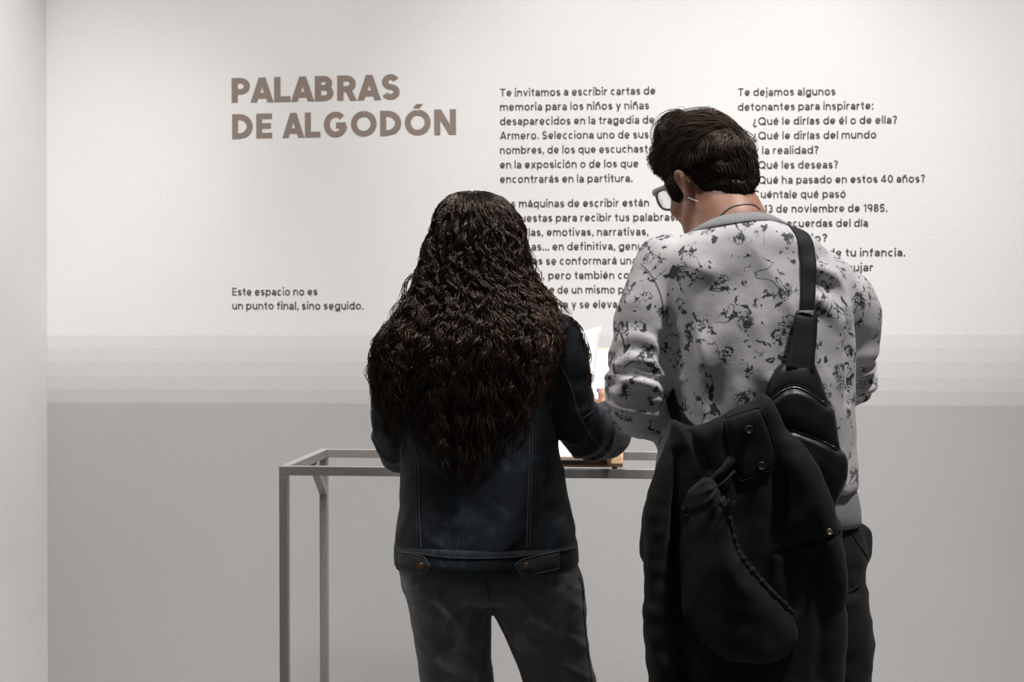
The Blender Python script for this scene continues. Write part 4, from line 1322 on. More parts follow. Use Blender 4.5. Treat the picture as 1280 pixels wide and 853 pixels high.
for i in range(NL):
    wl = hrng.uniform(0.050, 0.085); ph0 = hrng.uniform(0, 6.28); amp1 = hrng.uniform(0.0045, 0.0095); hand_ = 1 if hrng.uniform() < .5 else -1
    dphi = hrng.normal(0, 0.16)
    tone = hrng.uniform(0.0, 1.0) ** 2.2 * 0.90
    s = s0[i] + (s1[i] - s0[i]) * u
    for k in range(SPL):
        loose = 1.0 + (0.9 if k == SPL - 1 else 0.0)
        off = hrng.normal(0, 0.0018 * loose, 3); dp = hrng.normal(0, 0.010 * loose); dl = 1 - abs(hrng.normal(0, .04 * loose))
        sk = s0[i] + (s1[i] - s0[i]) * u * dl
        flare = np.clip((sk - 0.12) / 0.35, 0, 1)
        tl = np.clip(t0[i] + 0.04 * flare + 0.0 * u, 0, 1.02)
        base = hair_point(sk, phi[i] + (dphi + dp * 2) * np.clip(sk / .35, 0, 1) + dp, tl)
        T = np.gradient(base, axis=0); T /= np.linalg.norm(T, axis=1)[:, None] + 1e-9
        rad_dir = np.column_stack((np.sin(phi[i]) * np.ones(S), -np.cos(phi[i]) * np.ones(S), np.zeros(S)))
        b1 = rad_dir - T * (rad_dir * T).sum(1)[:, None]; b1 /= np.linalg.norm(b1, axis=1)[:, None] + 1e-9
        b2 = np.cross(T, b1)
        amp = amp1 * np.clip((sk - 0.03) / 0.16, 0.12, 1) * (1.0 if k < SPL - 1 else hrng.uniform(1.0, 1.7))
        ang = hand_ * (2 * math.pi * sk / wl) + ph0 + 0.55 * np.sin(sk * 31 + ph0 * 3) + dp * 4 + hrng.normal(0, .12 * loose)
        fz = 0.0016 * np.column_stack([np.sin(sk * 190 + hrng.uniform(0, 6)) for _ in range(3)]) * np.clip(sk / .2, .3, 1)[:, None]
        p = base + b1 * (amp * np.cos(ang) * 0.9)[:, None] + b2 * (amp * np.sin(ang) * 0.80)[:, None] + off * (0.4 + 0.8 * u)[:, None] + fz
        # keep loose curls in front of the jacket cloth
        paths.append(p)
        r0 = hrng.uniform(0.00075, 0.00125)
        rads.append(r0 * np.clip(np.minimum(1.0, (1 - u) * 6 + .25), 0, 1))
        tints.append(np.clip(tone * (0.22 + 0.88 * u) + hrng.normal(0, .06), 0, 1))
paths, rads, tints = np.array(paths), np.array(rads), np.array(tints)
# a few flyaway tendrils at both sides
fl = []
for px in ([(712, 398), (724, 412), (730, 430), (736, 447), (731, 462), (738, 475), (733, 487), (741, 497)], [(705, 402), (719, 420), (733, 434), (729, 455), (735, 468), (732, 482)],
           [(700, 395), (721, 408), (727, 428), (723, 446), (730, 460), (737, 470), (734, 483)], [(480, 415), (466, 428), (470, 445), (461, 458), (458, 470), (467, 484), (465, 500)],
           [(476, 420), (463, 440), (468, 462), (462, 476), (468, 500), (466, 520), (470, 545)], [(520, 340), (508, 352), (503, 372), (492, 385), (489, 400)],
           [(668, 345), (681, 362), (690, 372), (701, 380), (712, 394)], [(655, 290), (660, 312), (668, 330), (672, 352)]):
    for k in range(11):
        q = catmull(px, S) + hrng.normal(0, 1.7, 2) + np.column_stack((1.6 * np.sin(np.linspace(0, 14, S) + hrng.uniform(0, 6)), np.zeros(S)))
        zz = 3.19 + hrng.normal(0, .015) - 0.02 * np.linspace(0, 1, S)
        fl.append(np.column_stack(((q[:, 0] - 640) / FPX * zz, zz, CAMZ - (q[:, 1] - HOR) / FPX * zz)))
fl = np.array(fl)
paths = np.concatenate((paths, fl)); rads = np.concatenate((rads, np.full((len(fl), S), 0.00095) * np.linspace(1, .4, S))); tints = np.concatenate((tints, np.full((len(fl), S), .45) + hrng.normal(0, .1, (len(fl), 1))))
hv, hf, ht = strands(paths, rads, np.clip(tints, 0, 1))
mobj('hair', np.vstack((hv, vs)), np.vstack((hf, np.array(fs) + len(hv))), 'hair_woman', woman,
     attr={'tint': np.concatenate((ht, np.zeros(len(vs))))})
# ================================================================== the man with glasses
MZ = 2.90
mb = (V(948, 600, MZ)[0], MZ, 0.0)
man = root('person', 'person with short dark hair and glasses in a grey printed sweatshirt, looking down', 'person', mb)
PSI, PITCH = math.radians(34), math.radians(17)
mHead = V(889, 232, MZ + 0.06)
HS = 0.95
mAX = ortho((-math.sin(PSI) * math.cos(PITCH), math.cos(PSI) * math.cos(PITCH), -math.sin(PITCH)))
# roll of the head towards the left shoulder is slight
_r = math.radians(-5)
mAX = np.array((mAX[0] * math.cos(_r) - mAX[2] * math.sin(_r), mAX[1], mAX[2] * math.cos(_r) + mAX[0] * math.sin(_r)))

m_torso = [(279, 890, 966, .094), (286, 876, 988, .106), (296, 856, 1010, .115), (308, 838, 1023, .122), (326, 820, 1032, .128), (352, 814, 1050, .134), (400, 820, 1061, .140), (450, 827, 1062, .138), (500, 829, 1063, .134),
           (555, 822, 1066, .132), (585, 818, 1069, .136), (602, 818, 1070, .138), (612, 822, 1068, .134)]
mEL, mWL = V(796, 502, 2.86), V(868, 505, 3.16)
armML = [V(838, 332, 2.90), V(817, 385, 2.885), V(806, 440, 2.87), V(801, 490, 2.86), V(809, 506, 2.91), V(840, 510, 3.04), V(864, 506, 3.15)]
radML = [0.066, 0.060, 0.058, 0.054, 0.053, 0.050, 0.042]
armMR = [V(1023, 349, 2.92), V(1050, 382, 2.94), V(1062, 405, 2.96), V(1057, 450, 2.985), V(1050, 476, 3.02), V(1018, 498, 3.14), V(985, 505, 3.24)]
radMR = [0.055, 0.053, 0.052, 0.051, 0.045, 0.044, 0.040]

# ---- body: one continuous surface
F = Field((V(745, 600, 2.8)[0], 2.68, 0.0), (V(1110, 600, MZ)[0], 3.42, 1.80), 0.0048)
F.loft([(r[0], r[1], r[2], r[3] * .84, r[4] * .80) for r in [row(*q[:3], MZ, q[3]) for q in m_torso[2:]]], 0.02)
F.loft([row(*q[:3], MZ, q[3]) for q in ((600, 835, 1062, .11), (660, 832, 1066, .115), (720, 836, 1066, .11), (760, 842, 1066, .10))], 0.03)
for cx, fx in ((905, 880), (1018, 1040)):
    F.chain([V(cx, 740, MZ), V((cx + fx) / 2, 960, MZ + .02), V(fx, 1175, MZ)], [0.082, 0.058, 0.038], 0.03)
F.chain([V(926, 318, MZ - .01), V(917, 288, MZ + .0), V(907, 262, MZ + .025), V(897, 238, MZ + .065)], [0.082, 0.066, 0.060, 0.052], 0.03)
F.chain([V(900, 318, MZ + .03), V(892, 286, MZ + .05), V(886, 262, MZ + .07)], [0.05, 0.038, 0.036], 0.03)
mP = head_into(F, mHead, mAX, HS, True)
F.chain([armML[0], armML[2], mEL], [0.046, 0.036, 0.032], 0.02); F.chain([mEL, (mEL + mWL) / 2 + (0, 0, -.004), mWL], [0.032, 0.032, 0.026], 0.012)
mWR = armMR[-1]
F.chain([armMR[0], armMR[2], armMR[4]], [0.042, 0.036, 0.032], 0.02); F.chain([armMR[4], mWR], [0.032, 0.026], 0.012)
hand_into(F, mWL, (0.55, 0.75, 0.1), (0.5, -0.3, -0.6), (-0.2, 0.3, 0.9), 0.6, 1.0)
hand_into(F, mWR, (-0.6, 0.75, 0.0), (-0.5, -0.3, -0.6), (0.2, 0.3, 0.9), 0.6, 1.0)
mbody, mbv, mbf = F.bake('body', 'skin', man)
mbb = bvh_of(mbv, mbf)
eyes(mP, man, HS)

# ---- trousers
F = Field((V(815, 600, MZ)[0], 2.70, 0.02), (V(1105, 600, MZ)[0], 3.12, V(900, 610, MZ)[2]), 0.005)
F.loft([row(*q[:3], MZ, q[3]) for q in ((622, 830, 1064, .122), (650, 826, 1069, .126), (668, 824, 1076, .130), (690, 824, 1082.5, .134), (703, 825, 1082, .134), (740, 828, 1080, .132), (764, 834, 1081, .120))], 0.01)
F.loft([row(*q[:3], MZ, q[3]) for q in ((735, 940, 1080, .128), (755, 945, 1082.5, .124), (778, 949, 1087.5, .12), (805, 952, 1089, .115), (853, 958, 1086, .108), (960, 975, 1086, .098), (1168, 990, 1088, .09))], 0.01)
F.loft([row(*q[:3], MZ, q[3]) for q in ((735, 828, 950, .128), (760, 830, 950, .124), (853, 826, 944, .108), (960, 822, 930, .098), (1168, 820, 920, .09))], 0.01)
F.cone(V(1073, 672, MZ + .01), V(1078, 692, MZ), 0.022, 0.016, 0.02)
F.displace(lambda P: 0.0045 * pnoise(P * (9, 9, 14)) + 0.004 * np.maximum(ridge(np.column_stack((P[:, 0] * 8 + P[:, 2] * 5, P[:, 1] * 6, P[:, 2] * 15))) - .4, 0))
trousers, tv, tf = F.bake('trousers', 'black_trousers', man)
tb = bvh_of(tv, tf)
for ln in ([(1062, 662), (1068, 676), (1078, 690), (1084, 700)], [(1060, 742), (1070, 735), (1079, 722)]):
    pts = surf_line(tb, ln, 30, 0.0008)
    if len(pts) > 3: Geo().tube(pts, 0.0016, 6).obj('pocket_edge', 'black_strap', trousers)
for ax_, fx in ((V(880, 1120, MZ), -0.2), (V(1040, 1120, MZ), 0.2)):
    shoe('shoe', 'dark_shoe', man, ax_, (fx, 1, 0))

# ---- sweatshirt
F = Field((V(752, 600, 2.85)[0] - .01, 2.66, V(900, 634, MZ)[2] - .01), (V(1102, 600, 2.95)[0] + .02, 3.33, V(900, 255, MZ)[2]), 0.0042)
F.loft([row(*q[:3], MZ, q[3], -0.006) for q in m_torso], 0.02, cap=0.006, p=2.2)
F.chain(armML, radML, 0.022, 26)
F.chain(armMR, radMR, 0.022, 26)
F.cone(V(1081, 388, 2.95), V(1068, 372, 2.94), 0.026, 0.034, 0.03)            # cloth standing out at the right elbow side
F.cone(V(1078, 478, 3.0), V(1066, 468, 3.0), 0.012, 0.03, 0.03)
axML, axMR = arm_axis(armML), arm_axis(armMR)
def crease(P, a, b, depth, w):
    """a soft furrow (depth > 0) or ridge (< 0) along a line"""
    ab = b - a; t = np.clip(((P - a) @ ab) / (ab @ ab), 0, 1)
    d = np.linalg.norm(P - (a + t[:, None] * ab), axis=1)
    return -depth * np.exp(-(d / w) ** 2) * np.sin(np.pi * np.clip(t, 0.06, .94)) ** .6
BK = MZ - 0.135
cr = [((835, 408), (838, 470), .022, .020), ((838, 470), (842, 540), .020, .020), ((1012, 330), (1048, 350), -.010, .016), ((1015, 345), (1060, 372), .012, .014), ((1022, 368), (1052, 420), -.012, .012),
      ((1048, 385), (1052, 452), .012, .012), ((1062, 395), (1060, 500), .014, .014), ((868, 395), (880, 470), -.007, .014), ((905, 400), (872, 500), -.005, .018), ((945, 395), (955, 470), -.007, .014), ((1000, 400), (985, 480), .006, .02),
      ((880, 520), (860, 600), -.007, .02), ((935, 470), (900, 560), -.005, .02), ((860, 330), (900, 345), -.005, .018), ((1024, 480), (1040, 560), -.006, .02), ((1046, 300), (1080, 360), -.005, .012), ((880, 292), (965, 284), -.004, .006)]
def sweat_folds(P):
    d = 0.0055 * pnoise(P * (7, 7, 4.5)) + 0.0022 * pnoise(P * 19)
    d += 0.008 * np.maximum(ridge(np.column_stack((P[:, 0] * 6 + P[:, 2] * 2.4, P[:, 1] * 4, P[:, 2] * 2.6))) - .45, 0)
    for (a, b, dep, w) in cr:
        za = BK if 842 < a[0] < 1040 else MZ - 0.075; zb_ = BK if 842 < b[0] < 1040 else MZ - 0.075
        d += crease(P, V(a[0], a[1], za), V(b[0], b[1], zb_), dep * 1.7, w * 1.15)
    for ax_, ph, s0, s1 in ((axML, 0.0, .12, .40), (axMR, 4.0, .14, .36)):
        s, dist = ax_(P)
        near = np.clip((0.095 - dist) / .03, 0, 1) * np.clip((s - .06) / .10, 0, 1)
        n = pnoise(P * (7, 7, 9) + ph); n2 = pnoise(P * (5, 5, 3) + ph + 9)
        wv = np.sin(2 * math.pi * (s / 0.044 + 0.95 * n + 0.9 * n2))
        rk = np.maximum(wv, -.55)
        d += near * (0.0110 * rk * np.clip((s - s0) / .10, 0.12, 1) * (0.65 + 0.7 * n2) + 0.004 * pnoise(P * 12 + ph) + 0.0085 * np.clip((s - s0 - .04) / .08, 0, 1) * np.maximum(ridge(np.column_stack((P[:, 0] * 5, P[:, 1] * 6, P[:, 2] * 36 + P[:, 0] * 7)) + ph) - .1, -.5))
    return d
F.displace(sweat_folds, 0.04)
sweat, sv, sf = F.bake('sweatshirt', 'print', man, label='light grey sweatshirt printed with dark blossoms')
sb = bvh_of(sv, sf)
def sline(name, ln, mat, r, off=0.0006, par=None, n=50):
    pts = surf_line(sb, ln, n, off)
    if len(pts) > 4: Geo().tube(pts, r, 6).obj(name, mat, par or sweat)
# ribbed collar: a swept band round the neck
cr_top = [V(870, 289, 2.93), V(880, 281, 2.885), V(896, 272.5, 2.848), V(913, 268, 2.826), V(935, 266, 2.822), V(952, 266.5, 2.838), V(965, 271.5, 2.875), V(968, 280, 2.93), V(955, 292, 3.00), V(925, 302, 3.04), V(893, 302, 3.02), V(874, 296, 2.98)]
cr_bot = [V(858, 297, 2.925), V(868, 291, 2.868), V(886, 286, 2.822), V(910, 282, 2.795), V(938, 278, 2.79), V(960, 277, 2.808), V(982, 281, 2.86), V(990, 292, 2.93), V(972, 308, 3.03), V(925, 320, 3.075), V(878, 318, 3.055), V(858, 307, 2.99)]
def closed(P, n):
    P = np.array(P); Q = np.vstack((P[-2:], P, P[:3])); D = catmull(Q, (len(Q) - 1) * 24 + 1); return D[48:48 + len(P) * 24]
ct, cb = closed(cr_top, 0), closed(cr_bot, 0)
n = len(ct); vs, ar = [], []
cen = (ct.mean(0) + cb.mean(0)) / 2
for t, bulge in ((0.0, -.004), (0.0, .0), (0.15, .0045), (0.5, .006), (0.85, .0035), (1.0, -.001), (1.08, -.010)):
    ring = ct * (1 - t) + cb * t
    o = ring - cen; o[:, 2] = 0.3 * 0.06; o /= np.linalg.norm(o, axis=1)[:, None]
    vs.append(ring + o * bulge); ar.append(np.arange(n) / n * 6.2832)
vs = np.vstack(vs); k = 7
fs = np.array([(j * n + i, j * n + (i + 1) % n, (j + 1) * n + (i + 1) % n, (j + 1) * n + i) for j in range(k - 1) for i in range(n)])
mobj('collar', vs, fs, 'rib', sweat, label='grey ribbed collar', attr={'around': np.concatenate(ar)})
# ribbed waistband
wrows = [row(*q, MZ, r) for q, r in (((600, 823.5, 1064), .124), ((609, 822.5, 1067), .130), ((622, 822, 1070.5), .1345), ((636, 824, 1073), .1375), ((650, 826, 1073.5), .136), ((654, 827, 1071.5), .132), ((655, 830, 1066), .122))]
n = 160; vs, ar = [], []
for r in wrows:
    for i in range(n):
        a = 2 * math.pi * i / n
        p = belt_pt(r, a, 0.006, 2.2); vs.append(p + np.array((0, 0.0025 * math.sin(7 * a), 0.002 * math.sin(5 * a)))); ar.append(a * 1.9)
fs = np.array([(j * n + i, j * n + (i + 1) % n, (j + 1) * n + (i + 1) % n, (j + 1) * n + i) for j in range(len(wrows) - 1) for i in range(n)])
mobj('waistband', vs, fs, 'rib', sweat, label='grey ribbed waistband', attr={'around': ar})
sline('seam', [(802, 330), (814, 343), (824, 362), (830, 385), (834, 410)], 'rib', 0.0012)

# ---- necklace and earring
nk = [V(898, 274, 2.85), V(905, 266.5, 2.842), V(913, 260.5, 2.836), V(922, 257.2, 2.832), V(934, 256.0, 2.832), V(943, 257.5, 2.845), V(950, 263, 2.875)]
pts = []
for p in catmull(nk, 60):
    px, py = 640 + p[0] / p[1] * FPX, HOR - (p[2] - CAMZ) / p[1] * FPX
    q = project(mbb, px, py, 0.0012)
    pts.append(q if q is not None and abs(q[1] - p[1]) < 0.08 else p)
pts = np.array(pts)
for _ in range(3): pts[1:-1] = (pts[:-2] + pts[1:-1] * 2 + pts[2:]) / 4
tw = np.linspace(0, 60, len(pts))
g = Geo()
dense = catmull(pts, 240); tw = np.linspace(0, 2 * math.pi * 30, 240)
for ph in (0, math.pi):
    g.tube(dense + np.column_stack((np.cos(tw + ph) * 0.0006, np.sin(tw + ph) * 0.0006, np.sin(tw + ph) * 0.0009)), 0.0010, 6)
g.obj('necklace', 'chain', man)
e0 = mP(-0.087, -0.012, -0.030)
e1 = e0 + np.array((0.018, -0.024, -0.010))
Geo().tube([e0, e0 + (e1 - e0) * .08, e0 + (e1 - e0) * .6, e1], [0.0022, 0.0017, 0.0015, 0.0005], 8).obj('earring', 'silver', man)

# ---- glasses, worn: frame fronts, temples, lenses
gl = bpy.data.objects.new('eyeglasses', None); COL.objects.link(gl); gl.parent = man; ORIG[gl.name] = ORIG[man.name]; gl.empty_display_size = .05
LW, LH = 0.029, 0.024
def lens_ring(sx, k=40, sc=1.0):
    pts = []
    for i in range(k):
        a = 2 * math.pi * i / k; c, s_ = math.cos(a), math.sin(a)
        x = abs(c) ** 0.8 * np.sign(c) * LW * sc; z = abs(s_) ** 0.8 * np.sign(s_) * LH * sc
        xx = sx * 0.036 + x
        pts.append(mP(xx, 0.1165 - 1.6 * xx * xx * 1.6, 0.010 + z))
    return np.array(pts)
for sx in (-1, 1):
    R_ = lens_ring(sx)
    Geo().tube(np.vstack((R_, R_[:1])), 0.0026, 8).obj('rim', 'frame_acetate', gl)
    L_ = lens_ring(sx, 40, 0.99); c = L_.mean(0) + mAX[1] * 0.002
    b_ = L_ - mAX[1] * 0.0016; cb_ = c - mAX[1] * 0.0016
    vs = [c, cb_] + list(L_) + list(b_); k = 40
    fs = [(0, 2 + i, 2 + (i + 1) % k) for i in range(k)] + [(1, 2 + k + (i + 1) % k, 2 + k + i) for i in range(k)] + [(2 + i, 2 + k + i, 2 + k + (i + 1) % k, 2 + (i + 1) % k) for i in range(k)]
    mobj('lens', vs, fs, 'lens', gl)
    hinge = [mP(sx * 0.064, 0.106, 0.023), mP(sx * 0.071, 0.101, 0.024), mP(sx * 0.074, 0.085, 0.023), mP(sx * 0.0735, 0.045, 0.020), mP(sx * 0.0750, 0.002, 0.016), mP(sx * 0.0815, -0.012, 0.008)]
    Geo().tube(catmull(hinge, 40), np.interp(np.linspace(0, 1, 40), [0, .12, .5, 1], [.0078, .0080, .0050, .0035]), 10, flat=(mAX[0], 0.38)).obj('temple', 'frame_acetate', gl)
Geo().tube(catmull([mP(-0.009, 0.1165, 0.018), mP(0, 0.121, 0.021), mP(0.009, 0.1165, 0.018)], 12), 0.0026, 8).obj('bridge', 'frame_acetate', gl)

# ---- hair: a close cap and many short strands
mr = np.random.default_rng(33)
HY = [-.13, -.070, -.050, -.038, -.030, -.022, .006, .012, .016, .034, .039, .050, .060, .12]
HZ = [-.072, -.078, -.088, -.080, -.040, .026, .030, .020, -.016, -.020, -.020, -.014, .060, .070]
def hairline(x, y): return np.interp(y, HY, HZ) + 0.85 * np.clip(x + .01, 0, .08) * (y < -.03)
def to_local(p): return (p - np.asarray(mHead)) @ mAX.T / HS
F = Field(np.asarray(mHead) - 0.18, np.asarray(mHead) + 0.20, 0.004)
F.ell(mP(0, -0.014, 0.047), np.array((0.0825, 0.105, 0.0945)) * HS, mAX, 0.01)
F.ell(mP(0.0, 0.018, 0.082), np.array((0.064, 0.082, 0.060)) * HS, mAX, 0.03)
F.ell(mP(-0.006, 0.058, 0.094), np.array((0.050, 0.046, 0.036)) * HS, mAX, 0.03)
for sx in (-1, 1):
    F.ell(mP(sx * 0.062, 0.030, 0.030), np.array((0.016, 0.030, 0.055)) * HS, mAX, 0.02)
    F.ell(mP(sx * 0.061, 0.046, 0.018), np.array((0.013, 0.018, 0.034)) * HS, mAX, 0.015)
    F.ell(mP(sx * 0.060, 0.033, -0.006), np.array((0.0120, 0.019, 0.034)) * HS, mAX, 0.012)
F.ell(mP(0, -0.066, -0.040), np.array((0.050, 0.040, 0.056)) * HS, mAX, 0.05)
X, Y, Zg = np.meshgrid(F.ax[0], F.ax[1], F.ax[2], indexing='ij')
LP = to_local(np.column_stack((X.ravel(), Y.ravel(), Zg.ravel())))
cutd = (hairline(LP[:, 0], LP[:, 1]) + 0.004 * pnoise(LP * 60) - LP[:, 2]).reshape(F.a.shape)
F.a = np.maximum(F.a, cutd.astype(np.float32) * 0.6)
F.displace(lambda P: 0.004 * pnoise(P * 45) + 0.003 * pnoise(P * 90))
hv0, hf0 = F.mesh(1)
NS, S = 12500, 12
fa, fb, fc, fd = [hv0[hf0[:, i]] for i in range(4)]
fnrm = np.cross(fc - fa, fd - fb); flen = np.linalg.norm(fnrm, axis=1) + 1e-12
fl_ = to_local((fa + fb + fc + fd) / 4); fn_ = (fnrm / flen[:, None]) @ mAX.T
ctr = np.array((0, -0.014, 0.030))
outw = (fn_ * (fl_ - ctr)).sum(1)
sgn_ = 1.0 if np.median(outw) > 0 else -1.0
fn_ *= sgn_
okf = np.nonzero(((fn_ * (fl_ - ctr)).sum(1) > 0.02) & (fl_[:, 2] > hairline(fl_[:, 0], fl_[:, 1]) + 0.002))[0]
pick = mr.choice(okf, NS, p=flen[okf] / flen[okf].sum())
L0 = fl_[pick] + mr.normal(0, .0012, (NS, 3)); nrm = fn_[pick]
rad_n = (L0 - ctr) / np.linalg.norm(L0 - ctr, axis=1)[:, None]
nrm = nrm * .5 + rad_n * .5; nrm /= np.linalg.norm(nrm, axis=1)[:, None]
top = np.clip((L0[:, 2] - 0.052) / 0.045, 0, 1)
front = np.clip((L0[:, 1] - 0.02) / 0.06, 0, 1)
above = np.clip((L0[:, 2] - hairline(L0[:, 0], L0[:, 1])) / 0.05, 0, 1)
length = 0.009 + 0.020 * above + 0.030 * top * (1 - 0.75 * front)
# combing direction: forwards and to the left on top, down and back at the sides
flow = np.column_stack((-0.55 * top + 0.05, 0.95 * top - 0.30 * (1 - top), 0.05 * top - 0.95 * (1 - top)))
clump = np.column_stack([pnoise(L0 * 55 + o) for o in (0, 7, 13)])
flow = flow + 0.55 * clump
flow -= nrm * (flow * nrm).sum(1)[:, None]; flow /= np.linalg.norm(flow, axis=1)[:, None]
u = np.linspace(0, 1, S)
lift = 0.16 + 0.14 * top + 0.15 * front * top + mr.normal(0, .05, NS)
side = np.cross(nrm, flow)
ph = mr.uniform(0, 6.28, NS)
Pth = np.zeros((NS, S, 3))
for j, t in enumerate(u):
    curl = (0.0018 + 0.0075 * top * front) * np.sin(ph + t * (3 + 6.5 * front * top)) * t
    curl2 = (0.0075 * top * front) * np.cos(ph + t * (3 + 6.5 * front)) * t
    arcl = length * t
    Pth[:, j] = L0 + flow * arcl[:, None] + nrm * (lift * arcl * (1 - 0.35 * t) - arcl ** 2 / 0.20 + curl2)[:, None] + side * curl[:, None]
W3 = np.asarray(mHead) + HS * Pth.reshape(-1, 3) @ mAX
Pth = W3.reshape(NS, S, 3)
rad = (0.00055 + 0.0003 * mr.uniform(0, 1, NS))[:, None] * np.clip((1 - u) * 3 + .2, 0, 1)[None, :]
tnt = np.clip(0.10 + 0.40 * top[:, None] + 0.25 * u[None, :] * top[:, None] + 0.5 * clump[:, :1] * (.3 + top[:, None]) + mr.normal(0, .12, (NS, 1)), 0, 1) * np.clip((L0[:, 2:3] + .03) / .06, 0.1, 1) * np.ones((1, S))  # highlights painted into the tint on top, shade into the nape
# quiff: loose curls that stand over the forehead
qs = []
for px in ([(892, 139), (874, 140), (858, 143), (844, 148), (832, 156)], [(886, 143), (868, 144), (852, 148), (840, 156), (832, 166)], [(862, 148), (845, 141), (832, 146), (824, 156), (820, 168)], [(856, 156), (838, 150), (825, 158), (819, 172), (822, 184)], [(850, 165), (834, 160), (822, 170), (820, 182), (828, 188)],
           [(858, 172), (842, 168), (828, 174), (822, 186), (832, 190)], [(866, 152), (852, 140), (842, 143), (836, 152)], [(852, 180), (838, 178), (827, 184), (826, 190), (836, 188)],
           [(848, 160), (836, 166), (830, 160), (836, 152), (846, 156)], [(846, 172), (834, 176), (829, 168), (836, 162)], [(870, 150), (856, 150), (842, 158), (830, 166), (822, 178)]):
    for k in range(42):
        qq = catmull(px, S) + mr.normal(0, 2.6, 2) + mr.normal(0, .5, (1, 2))
        zz = 2.995 + mr.normal(0, .022) + 0.03 * np.linspace(0, 1, S)
        qs.append(np.column_stack(((qq[:, 0] - 640) / FPX * zz, zz, CAMZ - (qq[:, 1] - HOR) / FPX * zz)))
qs = np.array(qs)
Pth = np.concatenate((Pth, qs)); rad = np.concatenate((rad, np.full((len(qs), S), .00062) * np.linspace(1, .4, S))); tnt = np.concatenate((tnt, np.full((len(qs), S), .5) + mr.normal(0, .15, (len(qs), 1))))
hv, hf, ht = strands(Pth, rad, np.clip(tnt, 0, 1))
mobj('hair', np.vstack((hv, hv0)), np.vstack((hf, hf0 + len(hv))), 'hair_man', man, attr={'tint': np.concatenate((ht, np.full(len(hv0), .05)))})
# ================================================================== the sling bag on his back
def ribbon(Lp, Rp, name, mat, parent, t0=0.0015, t1=0.0045, puff=0.0, nx=6):
    """a band with thickness between two edge lines (world view frame)"""
    Lp, Rp = np.array(Lp), np.array(Rp); n = len(Lp)
    mid = (Lp + Rp) / 2; T = np.gradient(mid, axis=0); W_ = Rp - Lp
    Nn = np.cross(T, W_); Nn /= np.linalg.norm(Nn, axis=1)[:, None] + 1e-12
    vs = []
    for k in range(nx + 1):
        f = k / nx; b = puff * math.sin(math.pi * f)
        vs.append(Lp + W_ * f + Nn * (t1 + b))
    for k in range(nx + 1):
        f = 1 - k / nx
        vs.append(Lp + W_ * f + Nn * t0)
    m = len(vs); Vv = np.stack(vs, axis=1).reshape(-1, 3)
    fs = [(i * m + k, i * m + (k + 1) % m, (i + 1) * m + (k + 1) % m, (i + 1) * m + k) for i in range(n - 1) for k in range(m)]
    fs += [tuple(range(m))[::-1], tuple((n - 1) * m + k for k in range(m))]
    return mobj(name, Vv, fs, mat, parent)
bag = root('sling_bag', 'black sling bag with two zips worn over the printed sweatshirt', 'bag', V(1010, 655, 2.72))
# strap over the right shoulder: the part the photo shows follows the cloth, then it goes over to the chest
Le = [(985, 284), (992, 291), (997.5, 301), (1000, 320), (1001, 340), (1001, 362), (1000.5, 380), (1000, 397)]
Re = [(998, 288), (1006, 292), (1012, 299), (1018, 318), (1019.5, 340), (1018.6, 362), (1017.5, 380), (1016.5, 398)]
Lq = [project(sb, x, y, 0.0) for x, y in catmull(Le, 36)]; Rq = [project(sb, x, y, 0.0) for x, y in catmull(Re, 36)]
ok = [i for i in range(36) if Lq[i] is not None and Rq[i] is not None and abs(Lq[i][1] - Rq[i][1]) < .06]
Lq = [Lq[i] for i in ok]; Rq = [Rq[i] for i in ok]
def smooth_line(P, it=6):
    P = np.array(P, float)
    for _ in range(it): P[1:-1] = (P[:-2] + 2 * P[1:-1] + P[2:]) / 4
    return P
def over_shoulder(u):
    """from the chest up and over the shoulder, lying on the cloth"""
    out = []
    for z_ in np.linspace(1.22, 1.385, 16):
        h_ = sb.ray_cast(Vector((u - (1.385 - z_) * .35, 4.0, z_)), Vector((0, -1, 0)))
        if h_[0] is not None and h_[0].y > 2.88: out.append(np.array(h_[0] + Vector((0, .002, 0))))
    y1 = out[-1][1] - .012 if out else 3.0
    for y_ in np.linspace(y1, 2.85, 12):
        h_ = sb.ray_cast(Vector((u, y_, 2.2)), Vector((0, 0, -1)))
        if h_[0] is not None: out.append(np.array(h_[0] + Vector((0, 0, .002))))
    return catmull(smooth_line(out, 3), 30)
def settle(P, gap):
    """keep a line in front of the sweatshirt as seen from behind him"""
    P = smooth_line(P)
    for _ in range(3):
        for i in range(len(P)):
            h_ = sb.ray_cast(Vector((P[i][0], 1.5, P[i][2])), Vector((0, 1, 0)))
            if h_[0] is not None and h_[0].y - gap < P[i][1] and h_[0].y > P[i][1] - 0.05: P[i][1] = h_[0].y - gap
        P = smooth_line(P, 2)
    return P
Lq, Rq = settle(Lq, 0.004), settle(Rq, 0.004)
Ls, Rs = over_shoulder(Lq[0][0] - .002), over_shoulder(Rq[0][0] + .002)
dmin = np.minimum(Lq[:, 1], Rq[:, 1]); Lq[:, 1] = .5 * Lq[:, 1] + .5 * dmin; Rq[:, 1] = .5 * Rq[:, 1] + .5 * dmin
Lq, Rq = smooth_line(np.vstack((Ls, Lq[2:])), 2), smooth_line(np.vstack((Rs, Rq[2:])), 2)
ribbon(Lq[::-1], Rq[::-1], 'strap', 'black_strap', bag, -0.0008, 0.0048)
